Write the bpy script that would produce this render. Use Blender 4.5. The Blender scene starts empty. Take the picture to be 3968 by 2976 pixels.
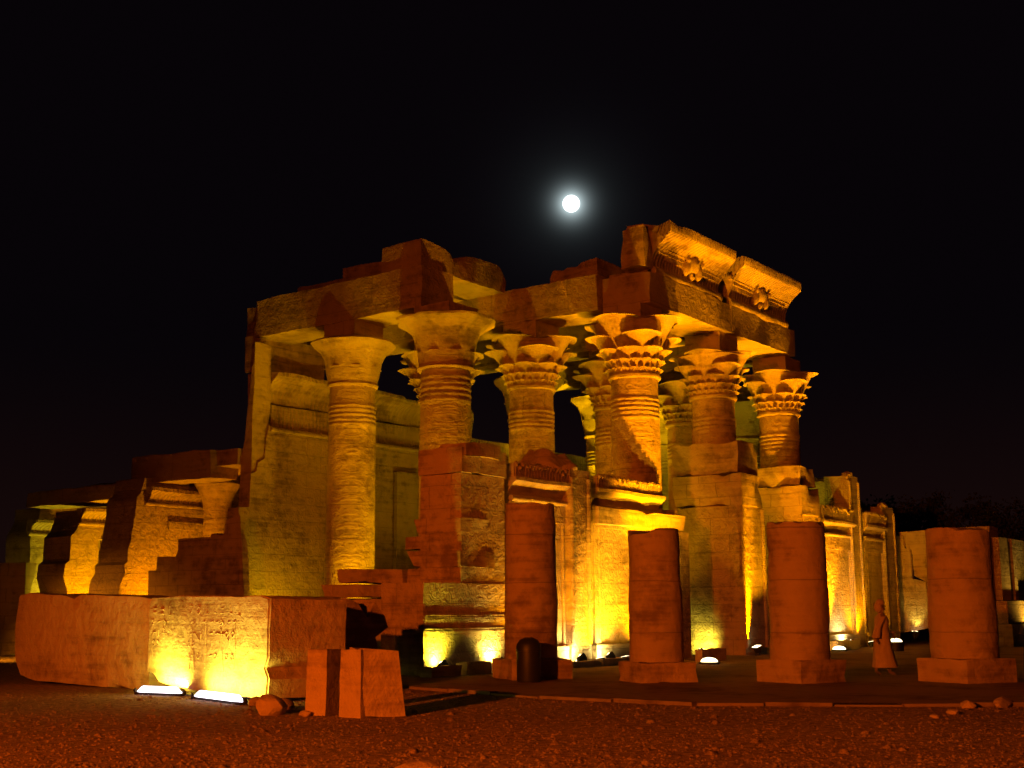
import bpy, bmesh, math, random
from mathutils import Vector, Matrix, noise
random.seed(7)
S = bpy.context.scene
COL = S.collection
R_ = math.radians

# ------------------------------------------------------------------ camera, world, exposure
CAM_YAW, CAM_PITCH, EYE, FPX = R_(36.7), R_(10.2), 1.6, 4905.0
FX, FY = math.cos(CAM_YAW), math.sin(CAM_YAW)
RX, RY = FY, -FX
CX, CY = 2.2 * RX - 34 * FX, 2.2 * RY - 34 * FY          # world origin = near corner of the temple facade
cd = bpy.data.cameras.new('camera'); cam = bpy.data.objects.new('camera', cd); COL.objects.link(cam)
cam.location = (CX, CY, EYE)
cam.rotation_euler = (R_(90) + CAM_PITCH, R_(0.25), CAM_YAW - R_(90))
cd.sensor_fit = 'HORIZONTAL'; cd.sensor_width = 36.0; cd.lens = FPX / 3968 * 36.0
cd.clip_start = 0.1; cd.clip_end = 4000
S.camera = cam
S.view_settings.view_transform = 'Standard'; S.view_settings.look = 'None'
S.view_settings.exposure = 0; S.view_settings.gamma = 1
S.cycles.use_denoising = True
S.cycles.max_bounces = 5; S.cycles.diffuse_bounces = 3; S.cycles.sample_clamp_indirect = 4

MOON_DIR = Vector((0.7977, 0.5345, 0.3171)).normalized()
W = bpy.data.worlds.new('World'); S.world = W; W.use_nodes = True
nt = W.node_tree; nt.nodes.clear()
def N(nt, t, **k):
    n = nt.nodes.new(t)
    for a, b in k.items(): setattr(n, a, b)
    return n
wo = N(nt, 'ShaderNodeOutputWorld'); bg = N(nt, 'ShaderNodeBackground')
tc = N(nt, 'ShaderNodeTexCoord')
dt = N(nt, 'ShaderNodeVectorMath', operation='DOT_PRODUCT'); dt.inputs[1].default_value = MOON_DIR
nt.links.new(tc.outputs['Generated'], dt.inputs[0])
ac = N(nt, 'ShaderNodeMath', operation='ARCCOSINE'); nt.links.new(dt.outputs['Value'], ac.inputs[0])
def expo(width, amp):
    a = N(nt, 'ShaderNodeMath', operation='MULTIPLY'); a.inputs[1].default_value = -1.0 / width
    nt.links.new(ac.outputs[0], a.inputs[0])
    b = N(nt, 'ShaderNodeMath', operation='EXPONENT'); nt.links.new(a.outputs[0], b.inputs[0])
    c = N(nt, 'ShaderNodeMath', operation='MULTIPLY'); c.inputs[1].default_value = amp
    nt.links.new(b.outputs[0], c.inputs[0]); return c
e1, e2 = expo(0.0046, 2.6), expo(0.022, 0.027)            # moon's glow painted into the sky colour: inner and outer aureole
ad = N(nt, 'ShaderNodeMath', operation='ADD'); nt.links.new(e1.outputs[0], ad.inputs[0]); nt.links.new(e2.outputs[0], ad.inputs[1])
mx = N(nt, 'ShaderNodeMix', data_type='RGBA', blend_type='ADD'); mx.inputs[0].default_value = 1
mx.inputs[6].default_value = (0.0020, 0.0012, 0.0020, 1)
sc_ = N(nt, 'ShaderNodeMix', data_type='RGBA', blend_type='MULTIPLY'); sc_.inputs[0].default_value = 1
sc_.inputs[6].default_value = (0.80, 1.0, 1.03, 1)
nt.links.new(ad.outputs[0], sc_.inputs[7]); nt.links.new(sc_.outputs[2], mx.inputs[7])
sz = N(nt, 'ShaderNodeSeparateXYZ'); nt.links.new(tc.outputs['Generated'], sz.inputs[0])
hz = N(nt, 'ShaderNodeMapRange', interpolation_type='SMOOTHSTEP'); hz.inputs['From Min'].default_value = -.02; hz.inputs['From Max'].default_value = .22
hz.inputs['To Min'].default_value = 1; hz.inputs['To Max'].default_value = 0; nt.links.new(sz.outputs[2], hz.inputs['Value'])
tg = N(nt, 'ShaderNodeMix', data_type='RGBA', blend_type='ADD'); nt.links.new(hz.outputs[0], tg.inputs[0]); tg.inputs[7].default_value = (.0062, .0016, .0003, 1)
nt.links.new(mx.outputs[2], tg.inputs[6]); nt.links.new(tg.outputs[2], bg.inputs['Color']); nt.links.new(bg.outputs[0], wo.inputs[0])
bg.inputs['Strength'].default_value = 1.0

# ------------------------------------------------------------------ helpers
_cp, _sp = math.cos(CAM_PITCH), math.sin(CAM_PITCH)
def on(px, py, ax, v):
    """measured point of the photograph on the world plane (axis ax) = v"""
    a, b = (px - 1984) / FPX, -(py - 1488) / FPX
    d = (_cp * FX + a * RX - b * _sp * FX, _cp * FY + a * RY - b * _sp * FY, _sp + b * _cp)
    c = (CX, CY, EYE); t = (v - c[ax]) / d[ax]
    return Vector([c[i] + t * d[i] for i in range(3)])
def gp(px, py): return on(px, py, 2, 0.0)
def at_depth(lat, dep, z=0.0): return Vector((CX + lat * RX + dep * FX, CY + lat * RY + dep * FY, z))

class MB:
    def __init__(s): s.bm = bmesh.new()
    def box(s, x0, x1, y0, y1, z0, z1):
        v = [s.bm.verts.new((x, y, z)) for z in (z0, z1) for x, y in ((x0, y0), (x1, y0), (x1, y1), (x0, y1))]
        for f in ((3, 2, 1, 0), (4, 5, 6, 7), (0, 1, 5, 4), (1, 2, 6, 5), (2, 3, 7, 6), (3, 0, 4, 7)):
            s.bm.faces.new([v[i] for i in f])
        return s
    def prism(s, pts, axis, d0, d1):
        """outline pts (two coords without `axis`) extruded along axis from d0 to d1"""
        def P(p, d):
            q = list(p); q.insert(axis, d); return q
        a = [s.bm.verts.new(P(p, d0)) for p in pts]; b = [s.bm.verts.new(P(p, d1)) for p in pts]
        n = len(pts); s.bm.faces.new(a[::-1]); s.bm.faces.new(b)
        for i in range(n): s.bm.faces.new((a[i], a[(i + 1) % n], b[(i + 1) % n], b[i]))
        bmesh.ops.recalc_face_normals(s.bm, faces=s.bm.faces[:]); return s
    def lathe(s, cx, cy, prof, n=40, sx=1.0, cap=True, wob=None):
        rings = []
        for r, z in prof:
            rings.append([s.bm.verts.new((cx + r * sx * math.cos(2 * math.pi * k / n) * (wob(k / n, z) if wob else 1),
                                          cy + r * math.sin(2 * math.pi * k / n) * (wob(k / n, z) if wob else 1), z)) for k in range(n)])
        for a, b in zip(rings, rings[1:]):
            for k in range(n): s.bm.faces.new((a[k], a[(k + 1) % n], b[(k + 1) % n], b[k]))
        if cap:
            s.bm.faces.new(rings[0][::-1]); s.bm.faces.new(rings[-1])
        return s
    def umbel(s, cx, cy, ang, r0, z0, r1, z1, w0, w1, n=14, m=8, flat=0.8):
        """one papyrus flower of a composite capital"""
        ca, sa = math.cos(ang), math.sin(ang); rings = []
        for j in range(m + 1):
            v = j / m; rr = r0 + (r1 - r0) * v ** 1.7; z = z0 + (z1 - z0) * v
            w = w0 + (w1 - w0) * (0.50 * v + 0.50 * v ** 2.0) * (1.04 if j == m else 1); ring = []; z = z0 + (z1 - z0) * min(1, v * m / (m - 1))
            for k in range(n):
                t = 2 * math.pi * k / n; u = w * math.cos(t) * flat; q = w * math.sin(t)
                sc = 1 + (0.05 * math.cos(5 * t) if v > .7 else 0)
                ring.append(s.bm.verts.new((cx + (rr + u * sc) * ca - q * sc * sa, cy + (rr + u * sc) * sa + q * sc * ca, z + 0.10 * u * v - (0.10 * w1 if j == m else 0))))
            rings.append(ring)
        for a, b in zip(rings, rings[1:]):
            for k in range(n): s.bm.faces.new((a[k], a[(k + 1) % n], b[(k + 1) % n], b[k]))
        top = s.bm.verts.new((cx + r1 * ca, cy + r1 * sa, z1 + 0.04 * w1))
        for k in range(n): s.bm.faces.new((rings[-1][k], rings[-1][(k + 1) % n], top))
        s.bm.faces.new(rings[0][::-1]); return s
    def blob(s, c, rad, sub=2, amp=0.25, fr=1.2, seed=0):
        r = bmesh.ops.create_icosphere(s.bm, subdivisions=sub, radius=1.0)
        for v in r['verts']:
            k = 1 + amp * noise.noise(v.co * fr + Vector((seed * 3.1, seed * 1.7, seed)))
            v.co = Vector((c[0] + v.co.x * rad[0] * k, c[1] + v.co.y * rad[1] * k, c[2] + v.co.z * rad[2] * k))
        return s
    def grid(s, step):
        """cut every face on a regular grid so that worn edges can be displaced"""
        bm = s.bm; co = [v.co for v in bm.verts]
        for ax in range(3):
            lo, hi = min(c[ax] for c in co), max(c[ax] for c in co)
            k = max(1, int((hi - lo) / step)); no = [0, 0, 0]; no[ax] = 1
            for i in range(1, k):
                p = [0, 0, 0]; p[ax] = lo + (hi - lo) * i / k
                bmesh.ops.bisect_plane(bm, geom=bm.verts[:] + bm.edges[:] + bm.faces[:], plane_co=p, plane_no=no)
        return s
    def wear(s, amp, fr=0.7, fine=0.35, seed=0):
        o = Vector((seed * 7.3, seed * 2.9, seed * 5.1))
        for v in s.bm.verts:
            p = v.co * fr + o
            v.co = v.co + noise.noise_vector(p) * amp + noise.noise_vector(p * 4.3) * amp * fine
        return s
    def chip(s, n, rad, depth, seed=1):
        """bites taken out of the corners and edges"""
        rnd = random.Random(seed); vs = [v for v in s.bm.verts]
        co = [v.co.copy() for v in vs]; c = sum(co, Vector()) / len(co)
        ed = [i for i, v in enumerate(vs) if len(v.link_faces) and any(a.normal.dot(b.normal) < .6 for a in v.link_faces for b in v.link_faces)] if s.bm.faces else []
        s.bm.normal_update()
        for _ in range(n):
            p = co[rnd.choice(ed)] if ed else rnd.choice(co); r = rad * rnd.uniform(.5, 1.3)
            for v in vs:
                d = (v.co - p).length
                if d < r: v.co += (c - v.co).normalized() * depth * (1 - d / r)
        return s
    def obj(s, name, mat, parent=None, smooth=40):
        s.bm.normal_update()
        me = bpy.data.meshes.new(name); s.bm.to_mesh(me); s.bm.free()
        me.materials.append(mat)
        if smooth:
            for p in me.polygons: p.use_smooth = True
            me.set_sharp_from_angle(angle=R_(smooth))
        o = bpy.data.objects.new(name, me); COL.objects.link(o)
        if parent is not None:
            o.parent = parent; o.matrix_parent_inverse = Matrix.Translation(-parent.location)
        return o

def tag(o, label, cat, group=None):
    o['label'] = label; o['category'] = cat; o['kind'] = 'thing'
    if group: o['group'] = group
    return o
def thing(name, loc, label, cat, group=None):
    o = bpy.data.objects.new(name, None); o.empty_display_size = .3; COL.objects.link(o); o.location = loc
    return tag(o, label, cat, group)
def setting(o, kind='structure'): o['kind'] = kind; return o

# ------------------------------------------------------------------ materials
def stone(name, col=(0.45, 0.33, 0.20), bw=1.7, bh=0.62, joint=1.0, relief=0.0, scale=2.6, ribs=0.0, drums=0.0, rough=.92, pit=.5):
    m = bpy.data.materials.new(name); m.use_nodes = True; t = m.node_tree; L = t.links
    b = t.nodes['Principled BSDF']; b.inputs['Roughness'].default_value = rough
    b.inputs['Specular IOR Level'].default_value = 0.15
    g = N(t, 'ShaderNodeNewGeometry'); sx = N(t, 'ShaderNodeSeparateXYZ'); L.new(g.outputs['Position'], sx.inputs[0])
    u = N(t, 'ShaderNodeMath', operation='ADD'); L.new(sx.outputs[0], u.inputs[0]); L.new(sx.outputs[1], u.inputs[1])
    uv = N(t, 'ShaderNodeCombineXYZ'); L.new(u.outputs[0], uv.inputs[0]); L.new(sx.outputs[2], uv.inputs[1])
    def noi(sc, det=4, src=None, rg=.6):
        n = N(t, 'ShaderNodeTexNoise'); n.inputs['Scale'].default_value = sc; n.inputs['Detail'].default_value = det; n.inputs['Roughness'].default_value = rg
        L.new(src or g.outputs['Position'], n.inputs['Vector']); return n.outputs['Fac']
    def mth(op, a, c):
        n = N(t, 'ShaderNodeMath', operation=op)
        for i, x in enumerate((a, c)):
            if isinstance(x, (int, float)): n.inputs[i].default_value = x
            else: L.new(x, n.inputs[i])
        return n.outputs[0]
    big, mid, fine = noi(.45, 3), noi(3.2, 5), noi(22, 4, rg=.7)
    # stretched horizontal bedding of the sandstone
    mp = N(t, 'ShaderNodeMapping'); mp.inputs['Scale'].default_value = (.5, .5, 7); L.new(g.outputs['Position'], mp.inputs[0])
    bed = noi(1.0, 4, mp.outputs[0])
    h = mth('ADD', mth('MULTIPLY', mid, pit * .05), mth('MULTIPLY', fine, .012 * pit))
    h = mth('ADD', h, mth('MULTIPLY', bed, .025))
    mort = None
    if joint:
        br = N(t, 'ShaderNodeTexBrick'); br.offset = .43; br.inputs['Scale'].default_value = 1
        br.inputs['Mortar Size'].default_value = .011; br.inputs['Mortar Smooth'].default_value = .25
        br.inputs['Brick Width'].default_value = bw; br.inputs['Row Height'].default_value = bh
        wv = N(t, 'ShaderNodeVectorMath', operation='ADD'); L.new(uv.outputs[0], wv.inputs[0])
        wn = N(t, 'ShaderNodeTexNoise'); wn.inputs['Scale'].default_value = 1.1; L.new(g.outputs['Position'], wn.inputs['Vector'])
        ws = N(t, 'ShaderNodeVectorMath', operation='SCALE'); ws.inputs['Scale'].default_value = .06; L.new(wn.outputs['Color'], ws.inputs[0])
        L.new(ws.outputs[0], wv.inputs[1]); L.new(wv.outputs[0], br.inputs['Vector'])
        mort = mth('MULTIPLY', br.outputs['Fac'], mth('MULTIPLY', noi(.9, 2), 1.5))
        h = mth('SUBTRACT', h, mth('MULTIPLY', mort, .035 * joint))
    if relief:
        wn = N(t, 'ShaderNodeTexNoise'); wn.inputs['Scale'].default_value = 3.0; L.new(uv.outputs[0], wn.inputs['Vector'])
        ws = N(t, 'ShaderNodeVectorMath', operation='SCALE'); ws.inputs['Scale'].default_value = .22; L.new(wn.outputs['Color'], ws.inputs[0])
        wv = N(t, 'ShaderNodeVectorMath', operation='ADD'); L.new(uv.outputs[0], wv.inputs[0]); L.new(ws.outputs[0], wv.inputs[1])
        for k, (s2, am) in enumerate(((scale, 1.0), (scale * .45, .9))):
            vo = N(t, 'ShaderNodeTexVoronoi', voronoi_dimensions='2D', distance='EUCLIDEAN'); vo.inputs['Scale'].default_value = s2
            L.new(wv.outputs[0], vo.inputs['Vector'])
            rp = N(t, 'ShaderNodeValToRGB'); e = rp.color_ramp.elements
            e[0].position = .16; e[0].color = (1, 1, 1, 1); e[1].position = .2; e[1].color = (0, 0, 0, 1)
            for p, c in ((.36, 0), (.40, .8), (.5, .8), (.53, 0)):
                q = e.new(p); q.color = (c, c, c, 1)
            L.new(vo.outputs['Distance'], rp.inputs[0])
            h = mth('ADD', h, mth('MULTIPLY', rp.outputs[0], .022 * relief * am))
    if ribs:
        wv = N(t, 'ShaderNodeTexWave', wave_type='BANDS', bands_direction='X'); wv.inputs['Scale'].default_value = ribs; wv.inputs['Distortion'].default_value = .4
        L.new(uv.outputs[0], wv.inputs['Vector']); h = mth('ADD', h, mth('MULTIPLY', wv.outputs['Fac'], .03))
    if drums:
        wv = N(t, 'ShaderNodeTexWave', wave_type='BANDS', bands_direction='Y', wave_profile='SAW'); wv.inputs['Scale'].default_value = drums; wv.inputs['Distortion'].default_value = .5
        L.new(uv.outputs[0], wv.inputs['Vector']); h = mth('ADD', h, mth('MULTIPLY', wv.outputs['Fac'], .012))
    bp = N(t, 'ShaderNodeBump'); bp.inputs['Strength'].default_value = 1.0; bp.inputs['Distance'].default_value = 1.0
    L.new(h, bp.inputs['Height']); L.new(bp.outputs[0], b.inputs['Normal'])
    rp = N(t, 'ShaderNodeValToRGB'); e = rp.color_ramp.elements
    e[0].position = .39; e[0].color = (col[0] * .48, col[1] * .44, col[2] * .42, 1)
    e[1].position = .62; e[1].color = (col[0] * 1.12, col[1] * 1.12, col[2] * 1.15, 1)
    q = e.new(.5); q.color = (*col, 1)
    f = mth('ADD', mth('MULTIPLY', big, .45), mth('ADD', mth('MULTIPLY', mid, .3), mth('MULTIPLY', bed, .25)))
    L.new(f, rp.inputs[0]); out = rp.outputs[0]
    if mort is not None:
        mm = N(t, 'ShaderNodeMix', data_type='RGBA'); L.new(mth('MULTIPLY', mort, .55), mm.inputs[0])
        L.new(out, mm.inputs[6]); mm.inputs[7].default_value = (col[0] * .35, col[1] * .3, col[2] * .28, 1); out = mm.outputs[2]
    L.new(out, b.inputs['Base Color'])
    return m
def plain(name, col, rough=.6, metal=0.0):
    m = bpy.data.materials.new(name); m.use_nodes = True; t = m.node_tree; b = t.nodes['Principled BSDF']
    n = N(t, 'ShaderNodeTexNoise'); n.inputs['Scale'].default_value = 9; rp = N(t, 'ShaderNodeValToRGB')
    rp.color_ramp.elements[0].color = (*[c * .75 for c in col], 1); rp.color_ramp.elements[1].color = (*[min(1, c * 1.2) for c in col], 1)
    t.links.new(n.outputs['Fac'], rp.inputs[0]); t.links.new(rp.outputs[0], b.inputs['Base Color'])
    b.inputs['Roughness'].default_value = rough; b.inputs['Metallic'].default_value = metal
    return m
def glow(name, col, st):
    m = bpy.data.materials.new(name); m.use_nodes = True; t = m.node_tree; t.nodes.clear()
    o = N(t, 'ShaderNodeOutputMaterial'); e = N(t, 'ShaderNodeEmission'); e.inputs[0].default_value = (*col, 1); e.inputs[1].default_value = st
    t.links.new(e.outputs[0], o.inputs[0]); return m

M_WALL = stone('sandstone_wall', relief=.5, scale=3.6, pit=1.2)
M_MASON = stone('sandstone_masonry', relief=0, joint=1.4, bw=1.25, bh=.52, pit=1.2)
M_COLUMN = stone('sandstone_column', bw=9.0, bh=1.05, relief=.45, scale=4.2, joint=.9, pit=1.1)
M_STUMP = stone('sandstone_stump', col=(.42, .31, .19), bw=9.0, bh=1.15, relief=.22, scale=2.6, joint=1.1, pit=1.2)
M_CAP = stone('sandstone_carved', joint=0, relief=.25, scale=8.0, pit=1.6)
M_BEAM = stone('sandstone_beam', col=(.43, .32, .2), bw=3.4, bh=2.0, relief=.45, scale=3.6, joint=.7, pit=1.2)
M_CORN = stone('sandstone_cornice', joint=0, ribs=1.6, relief=.08, scale=2.0, pit=.9)
M_RELIEF = stone('sandstone_relief', joint=0, relief=.10, scale=2.4, pit=1.0)
M_ROCK = stone('sandstone_rock', joint=0, relief=0, pit=1.6)
M_PAVE = stone('paving_stone', col=(.24, .175, .12), joint=0, pit=.8)
M_METAL = plain('dark_metal', (.03, .03, .032), .5, .4)
M_GLASS_W = glow('white_lamp_glass', (1, .9, 1.0), 4)
M_GLASS_Y = glow('yellow_lamp_glass', (1, .80, .42), 5)

# ------------------------------------------------------------------ lamps
AMB, YEL, GRN, HOT, RED = (1, .345, .0), (1, .50, .0), (1, .84, .02), (1, .80, .16), (1, .14, .002)
def spot(loc, target, power, col, angle, blend=.8, size=.15, parent=None, kind='SPOT'):
    l = bpy.data.lights.new('beam_of_light', kind); l.energy = power; l.color = col; l.shadow_soft_size = size
    if kind == 'SPOT': l.spot_size = R_(angle); l.spot_blend = blend
    o = bpy.data.objects.new('beam_of_light', l); COL.objects.link(o); o.location = loc
    o.rotation_euler = (Vector(target) - Vector(loc)).to_track_quat('-Z', 'Y').to_euler()
    if parent is not None: o.parent = parent; o.matrix_parent_inverse = Matrix.Translation(-parent.location)
    return o
def floodlight(loc, target, power, col, angle, label, group, blend=.8, glass=None, s=1.0, name='floodlight'):
    """box floodlight on a bracket, its glass turned to the target, its own light in front of the glass"""
    loc = Vector(loc); t = thing(name, loc, label, 'floodlight', group)
    d = (Vector(target) - (loc + Vector((0, 0, .22)))).normalized(); q = d.to_track_quat('-Z', 'Y').to_matrix().to_4x4()
    c = loc + Vector((0, 0, .22 * s))
    def orient(mb):
        for v in mb.bm.verts: v.co = c + (q @ (v.co * s))
        return mb
    h = MB(); h.lathe(0, 0, [(.10, .14), (.16, .08), (.19, -.04), (.19, -.09)], 4, cap=True); orient(h).obj('housing', M_METAL, t)
    g = MB().box(-.12, .12, -.12, .12, -.105, -.095); orient(g).obj('lamp_glass', glass or M_GLASS_Y, t)
    b = MB().box(loc.x - .16 * s, loc.x + .16 * s, loc.y - .02, loc.y + .02, loc.z - .02, loc.z + .03)
    b.box(loc.x - .17 * s, loc.x - .155 * s, loc.y - .02, loc.y + .02, loc.z + .03, loc.z + .26 * s)
    b.box(loc.x + .155 * s, loc.x + .17 * s, loc.y - .02, loc.y + .02, loc.z + .03, loc.z + .26 * s).obj('bracket', M_METAL, t)
    spot(c + d * .16 * s, target, power, col, angle, blend, .1, t)
    return t
def groundlight(loc, target, power, col, angle, label, blend=.7):
    t = thing('ground_light', loc, label, 'ground light', 'round lamps set in the court paving')
    x, y, z = loc
    MB().lathe(x, y, [(.30, 0), (.30, z + .05), (.26, z + .07)], 28).obj('lamp_ring', M_METAL, t)
    MB().lathe(x, y, [(.25, z + .07), (.235, z + .12), (.17, z + .17), (.06, z + .195)], 28).obj('lamp_glass', M_GLASS_Y, t)
    spot((x, y, z + .27), target, power, col, angle, blend, .12, t)
    return t

# ------------------------------------------------------------------ ground
def sheet(name, pts, z, mat):
    me = bpy.data.meshes.new(name); me.from_pydata([(p[0], p[1], z) for p in pts], [], [tuple(range(len(pts)))]); me.materials.append(mat)
    o = bpy.data.objects.new(name, me); COL.objects.link(o); return o
def ground_mat():
    m = bpy.data.materials.new('gravel_ground'); m.use_nodes = True; t = m.node_tree; L = t.links; b = t.nodes['Principled BSDF']
    g = N(t, 'ShaderNodeNewGeometry')
    n1 = N(t, 'ShaderNodeTexNoise'); n1.inputs['Scale'].default_value = 7; n1.inputs['Detail'].default_value = 6; n1.inputs['Roughness'].default_value = .72
    n2 = N(t, 'ShaderNodeTexVoronoi'); n2.inputs['Scale'].default_value = 11
    n3 = N(t, 'ShaderNodeTexNoise'); n3.inputs['Scale'].default_value = .35; n3.inputs['Detail'].default_value = 3
    for n in (n1, n2, n3): L.new(g.outputs['Position'], n.inputs['Vector'])
    rp = N(t, 'ShaderNodeValToRGB'); e = rp.color_ramp.elements
    e[0].position = .37; e[0].color = (.15, .105, .072, 1); e[1].position = .66; e[1].color = (.48, .35, .24, 1)
    q = e.new(.5); q.color = (.33, .24, .16, 1)
    L.new(n1.outputs['Fac'], rp.inputs[0])
    mm = N(t, 'ShaderNodeMix', data_type='RGBA', blend_type='MULTIPLY'); mm.inputs[0].default_value = .5
    r2 = N(t, 'ShaderNodeValToRGB'); r2.color_ramp.elements[0].position = .3; r2.color_ramp.elements[0].color = (.55, .5, .5, 1); r2.color_ramp.elements[1].position = .7
    L.new(n3.outputs['Fac'], r2.inputs[0]); L.new(rp.outputs[0], mm.inputs[6]); L.new(r2.outputs[0], mm.inputs[7]); L.new(mm.outputs[2], b.inputs['Base Color'])
    b.inputs['Roughness'].default_value = .95; b.inputs['Specular IOR Level'].default_value = .1
    a = N(t, 'ShaderNodeMath', operation='MULTIPLY'); a.inputs[1].default_value = .06; L.new(n1.outputs['Fac'], a.inputs[0])
    c = N(t, 'ShaderNodeMath', operation='MULTIPLY_ADD'); c.inputs[1].default_value = -.012; L.new(n2.outputs['Distance'], c.inputs[0]); L.new(a.outputs[0], c.inputs[2])
    bp = N(t, 'ShaderNodeBump'); bp.inputs['Distance'].default_value = 1; L.new(c.outputs[0], bp.inputs['Height']); L.new(bp.outputs[0], b.inputs['Normal'])
    return m
M_GROUND = ground_mat()
setting(sheet('ground', [(-700, -700), (700, -700), (700, 700), (-700, 700)], 0.0, M_GROUND))
# loose gravel in front of the camera: one mass of small stones
def gravel():
    rnd = random.Random(3); V, F = [], []
    for i in range(22000):
        dep = 11.5 + 15 * rnd.random() ** 1.5; lat = rnd.uniform(-.47, .47) * dep
        p = at_depth(lat, dep); r = rnd.choice((.010, .013, .017, .024)) * rnd.uniform(.7, 1.3) * (1 + (rnd.random() > .985) * 1.6)
        b = len(V); a0 = rnd.random() * 6.3; k = 5
        for j in range(k):
            a = a0 + 6.283 * j / k; q = r * rnd.uniform(.75, 1.35)
            V.append((p.x + q * math.cos(a), p.y + q * math.sin(a), .0))
        for j in range(k):
            a = a0 + .3 + 6.283 * j / k; q = r * rnd.uniform(.6, .8)
            V.append((p.x + q * math.cos(a), p.y + q * math.sin(a), r * rnd.uniform(.4, .55)))
        for j in range(k): F.append((b + j, b + (j + 1) % k, b + k + (j + 1) % k, b + k + j))
        V.append((p.x, p.y, r * rnd.uniform(.6, .75)))
        for j in range(k): F.append((b + k + j, b + k + (j + 1) % k, b + 2 * k))
    me = bpy.data.meshes.new('gravel'); me.from_pydata(V, [], F); me.materials.append(M_GROUND)
    me.polygons.foreach_set('use_smooth', [True] * len(me.polygons))
    o = bpy.data.objects.new('gravel', me); COL.objects.link(o); return setting(o, 'stuff')
gravel()
# paved court, a low step above the gravel, edged by a kerb
KERB = [gp(1600, 2668), gp(2100, 2708), gp(2700, 2738), gp(3500, 2744), gp(4600, 2748)]
setting(sheet('court_paving', [(-3.2, 0.0)] + [(k.x, k.y) for k in KERB] + [(40, -60), (75, -30), (75, 0.5), (-2, 0.5)], .05, M_PAVE))
km = MB()
for a, b in zip(KERB, KERB[1:]):
    d = (b - a); n = max(1, int(d.length / 1.1)); d.normalize(); nrm = Vector((-d.y, d.x, 0))
    for i in range(n):
        p = a + (b - a) * (i / n); q = a + (b - a) * ((i + .97) / n); w = .10; h = .055 + .02 * math.sin(i * 2.3)
        vs = [km.bm.verts.new(c) for c in (p - nrm * w, q - nrm * w, q + nrm * w, p + nrm * w)]
        vt = [km.bm.verts.new(v.co + Vector((0, 0, h))) for v in vs]
        km.bm.faces.new(vt)
        for j in range(4): km.bm.faces.new((vs[j], vs[(j + 1) % 4], vt[(j + 1) % 4], vt[j]))
km.wear(.02, 2.0); setting(km.obj('kerb', M_PAVE))

# ------------------------------------------------------------------ moon
mo = MB(); mo.bm.free(); mo.bm = bmesh.new(); bmesh.ops.create_uvsphere(mo.bm, u_segments=40, v_segments=24, radius=10.2)
mp = Vector((CX, CY, EYE)) + MOON_DIR * 1500
for v in mo.bm.verts: v.co += mp
tag(mo.obj('moon', glow('moonlit_disc', (.93, 1, 1), 2.2)), 'bright full moon alone in the black sky', 'moon')

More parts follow.
